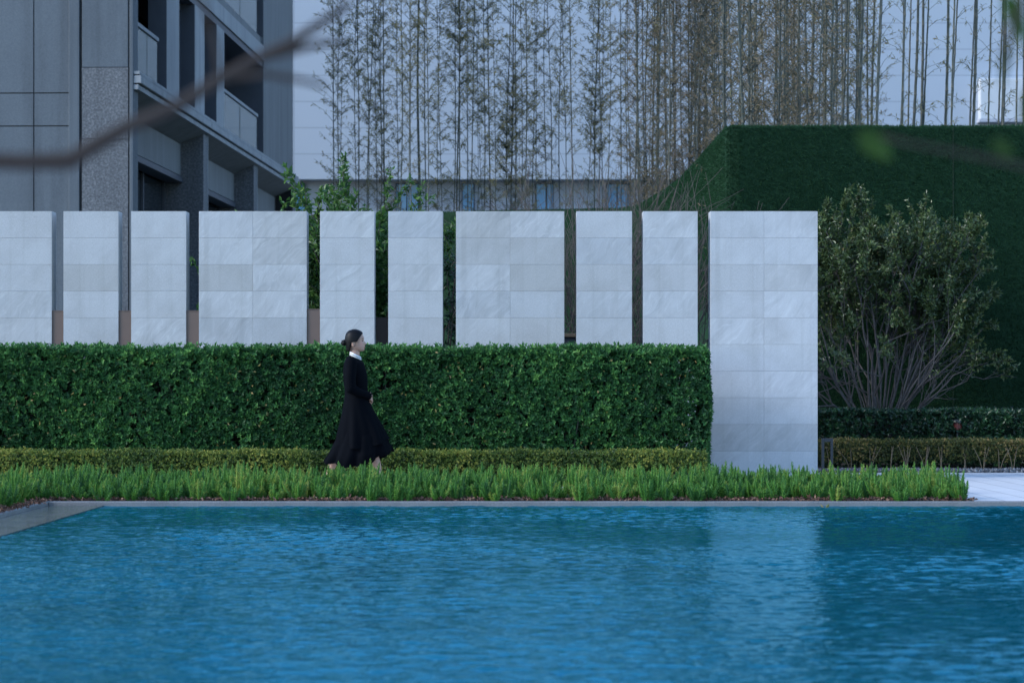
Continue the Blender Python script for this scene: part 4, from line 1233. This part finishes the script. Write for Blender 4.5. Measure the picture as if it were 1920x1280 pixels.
# shoes
for pts, rad in (([q(610, 1305, -.085), q(640, 1320, -.085), q(690, 1325, -.09), q(728, 1325, -.09)], [.026, .036, .032, .020]), ([q(222, 1262, .065), q(234, 1288, .065), q(268, 1318, .065), q(300, 1326, .065)], [.024, .034, .030, .020])):
    s_ = MB(); chain(s_, pts, rad, 12); fuse(s_, 'shoe', M['black_metal'], wom, .005, 3)

# ------------------------------------------------------------------ small garden fittings
r = thing('bollard_light', 'dark metal frame bollard light beside the end panel', 'garden light', (wx(1551, 32.2), 32.2, 0))
hw_, ht_ = .068, wz(821, 32.2)
m = MB(); m.box(-hw_, -hw_ + .03, -.03, .03, 0, ht_); m.box(hw_ - .03, hw_, -.03, .03, 0, ht_); m.build('post', M['black_metal'], r, bevel=.003)
m = MB(); m.box(-hw_ + .0302, hw_ - .0302, -.03, .03, ht_ - .045, ht_); m.build('head', M['black_metal'], r, bevel=.003)
m = MB(); m.box(-.085, .085, -.05, .05, -.004, .012); m.build('base_plate', M['black_metal'], r, bevel=.002)
red = plain('red brown paint', (.11, .016, .016), .4)
D = 33.53
r = thing('uplight', 'small red brown spotlight nestled in the dark hedge at the right', 'garden light', (wx(1795, D), D, 0))
zl = wz(805, D)
m = MB(); m.tube([(0, 0, zl), (0, 0, zl + .085)], [.056, .060], 20); m.build('lamp_body', red, r)
m = MB(); m.tube([(0, 0, zl + .0855), (0, 0, zl + .125)], [.064, .064], 20); m.build('hood', M['black_metal'], r)
m = MB(); m.tube([(0, 0.0, 0), (0, 0, zl - .001)], .012, 8); m.build('stake', M['black_metal'], r)
D = 31.6
r = thing('cabinet', 'small dark cabinet with a pale top seen in the twiggy gap', 'cabinet', (wx(1070, D), D, 0))
MB().box(-.28, .28, 0, .4, 0, wz(632, D) - .003).build('cabinet_body', M['navy_metal'], r, bevel=.01)
MB().box(-.30, .30, -.03, .43, wz(632, D), wz(625, D)).build('cabinet_top', M['stem'], r, bevel=.006)
m = MB(); m.leaves(np.array([[wx(1548, 23.2), 23.2, -.012], [wx(1546, 23.2), 23.22, -.010]]), np.array([[.5, .1, .5], [-.4, .2, .3]]), .05, .03, np.array([.6, .9]))
tag(m.build('fallen_leaf', M['box_leaf_dry']), 'curled yellow leaf floating on the pool below the end panel', 'leaf')

# ------------------------------------------------------------------ foreground trees, out of focus
def fore(px, py, D): return np.array([wx(px, D), D, wz(py, D)])
def big_leaves(m, items):
    for (c, d, L, W, tn) in items:
        d = unit(np.array(d)); S = unit(np.cross(d, np.array([0, 1.0, .25]))); N = np.cross(S, d)
        pts = []
        for f, wd in ((0, 0), (.2, .75), (.45, 1), (.75, .6), (1, 0)):
            ctr = np.array(c) + d * L * (f - .5) - N * L * .1 * (f - .5) ** 2 * 4
            pts.append((ctr - S * W * wd / 2 + N * W * .12 * wd, ctr, ctr + S * W * wd / 2 + N * W * .12 * wd))
        V = np.array([p for row in pts for p in row]); F = []
        for k in range(4):
            for j in range(2):
                F.append((k * 3 + j, k * 3 + j + 1, (k + 1) * 3 + j + 1, (k + 1) * 3 + j))
        m.add(V, F, tn)
tr = thing('overhanging_tree', 'out of focus brown branch sweeping across the upper left foreground', 'tree', (-3.6, 3.6, 0))
def lo(root, p): return np.array(p) - np.array(root.location)
m = MB(); D = 3.5
m.tube([lo(tr, p) for p in [(-3.6, 3.6, -.02), (-3.6, 3.62, .7), (-3.4, 3.6, 1.15)]], [.07, .055, .035], 12)
m.tube([lo(tr, p) for p in [(-3.4, 3.6, 1.15), (-2.0, 3.5, 1.34), fore(-60, 300, D), fore(40, 304, D), fore(130, 302, D), fore(175, 275, D), fore(240, 238, D), fore(330, 200, D), fore(410, 150, D), fore(480, 112, D), fore(540, 85, D), fore(600, 45, D), fore(660, 5, D)]], [.03, .018, .0115, .0115, .0125, .0115, .010, .009, .0085, .008, .0075, .006, .005], 10)
m.tube([lo(tr, p) for p in [fore(410, 150, D), fore(405, 90, D), fore(385, 20, D), fore(370, -60, D)]], [.004, .0035, .003, .002], 8)
m.tube([lo(tr, p) for p in [fore(480, 112, D), fore(550, 95, D), fore(610, 80, D), fore(660, 78, D)]], [.006, .0055, .005, .003], 8)
m.tube([lo(tr, p) for p in [fore(430, 145, D), fore(500, 140, D), fore(560, 150, D), fore(610, 162, D)]], [.005, .0045, .004, .003], 8)
m.tube([lo(tr, p) for p in [(-3.4, 3.6, 1.15), (-3.3, 3.7, 1.9), (-2.9, 3.7, 2.6)]], [.045, .03, .012], 10)
m.build('branches', M['fore_bark'], tr, True)
tr = thing('overhanging_tree', 'blurred green leaves and thin dark twig hanging at the upper right foreground', 'tree', (3.6, 3.4, 0))
m = MB(); D = 3.2
m.tube([lo(tr, p) for p in [(3.6, 3.4, -.02), (3.62, 3.4, .9), (3.3, 3.35, 1.7), (2.4, 3.3, 2.1), (1.2, 3.25, 1.95)]], [.07, .055, .04, .025, .013], 12)
m.tube([lo(tr, p) for p in [(1.2, 3.25, 1.95), (.95, 3.22, 1.6), fore(1990, 330, D), fore(1890, 305, D), fore(1790, 285, D), fore(1700, 268, D), fore(1650, 255, D)]], [.012, .006, .003, .0026, .0022, .002, .0015], 8)
m.tube([lo(tr, p) for p in [(1.2, 3.25, 1.95), fore(1960, -60, D), fore(1905, 30, D), fore(1880, 110, D)]], [.012, .005, .004, .003], 8)
m.build('branches', M['fore_bark'], tr, True)
m = MB()
big_leaves(m, [(lo(tr, fore(1640, 272, D)), (.75, .1, -.6), .055, .030, .7), (lo(tr, fore(1880, 278, D)), (.6, .2, -.5), .036, .02, .5), (lo(tr, fore(1906, 36, D)), (.35, .1, -.9), .075, .026, .8),
               (lo(tr, fore(1885, 120, D)), (-.15, .2, -1), .06, .010, .1), (lo(tr, fore(1930, 210, D)), (.1, .2, -1), .06, .02, .2)])
m.build('leaves', M['fore_leaf'], tr)
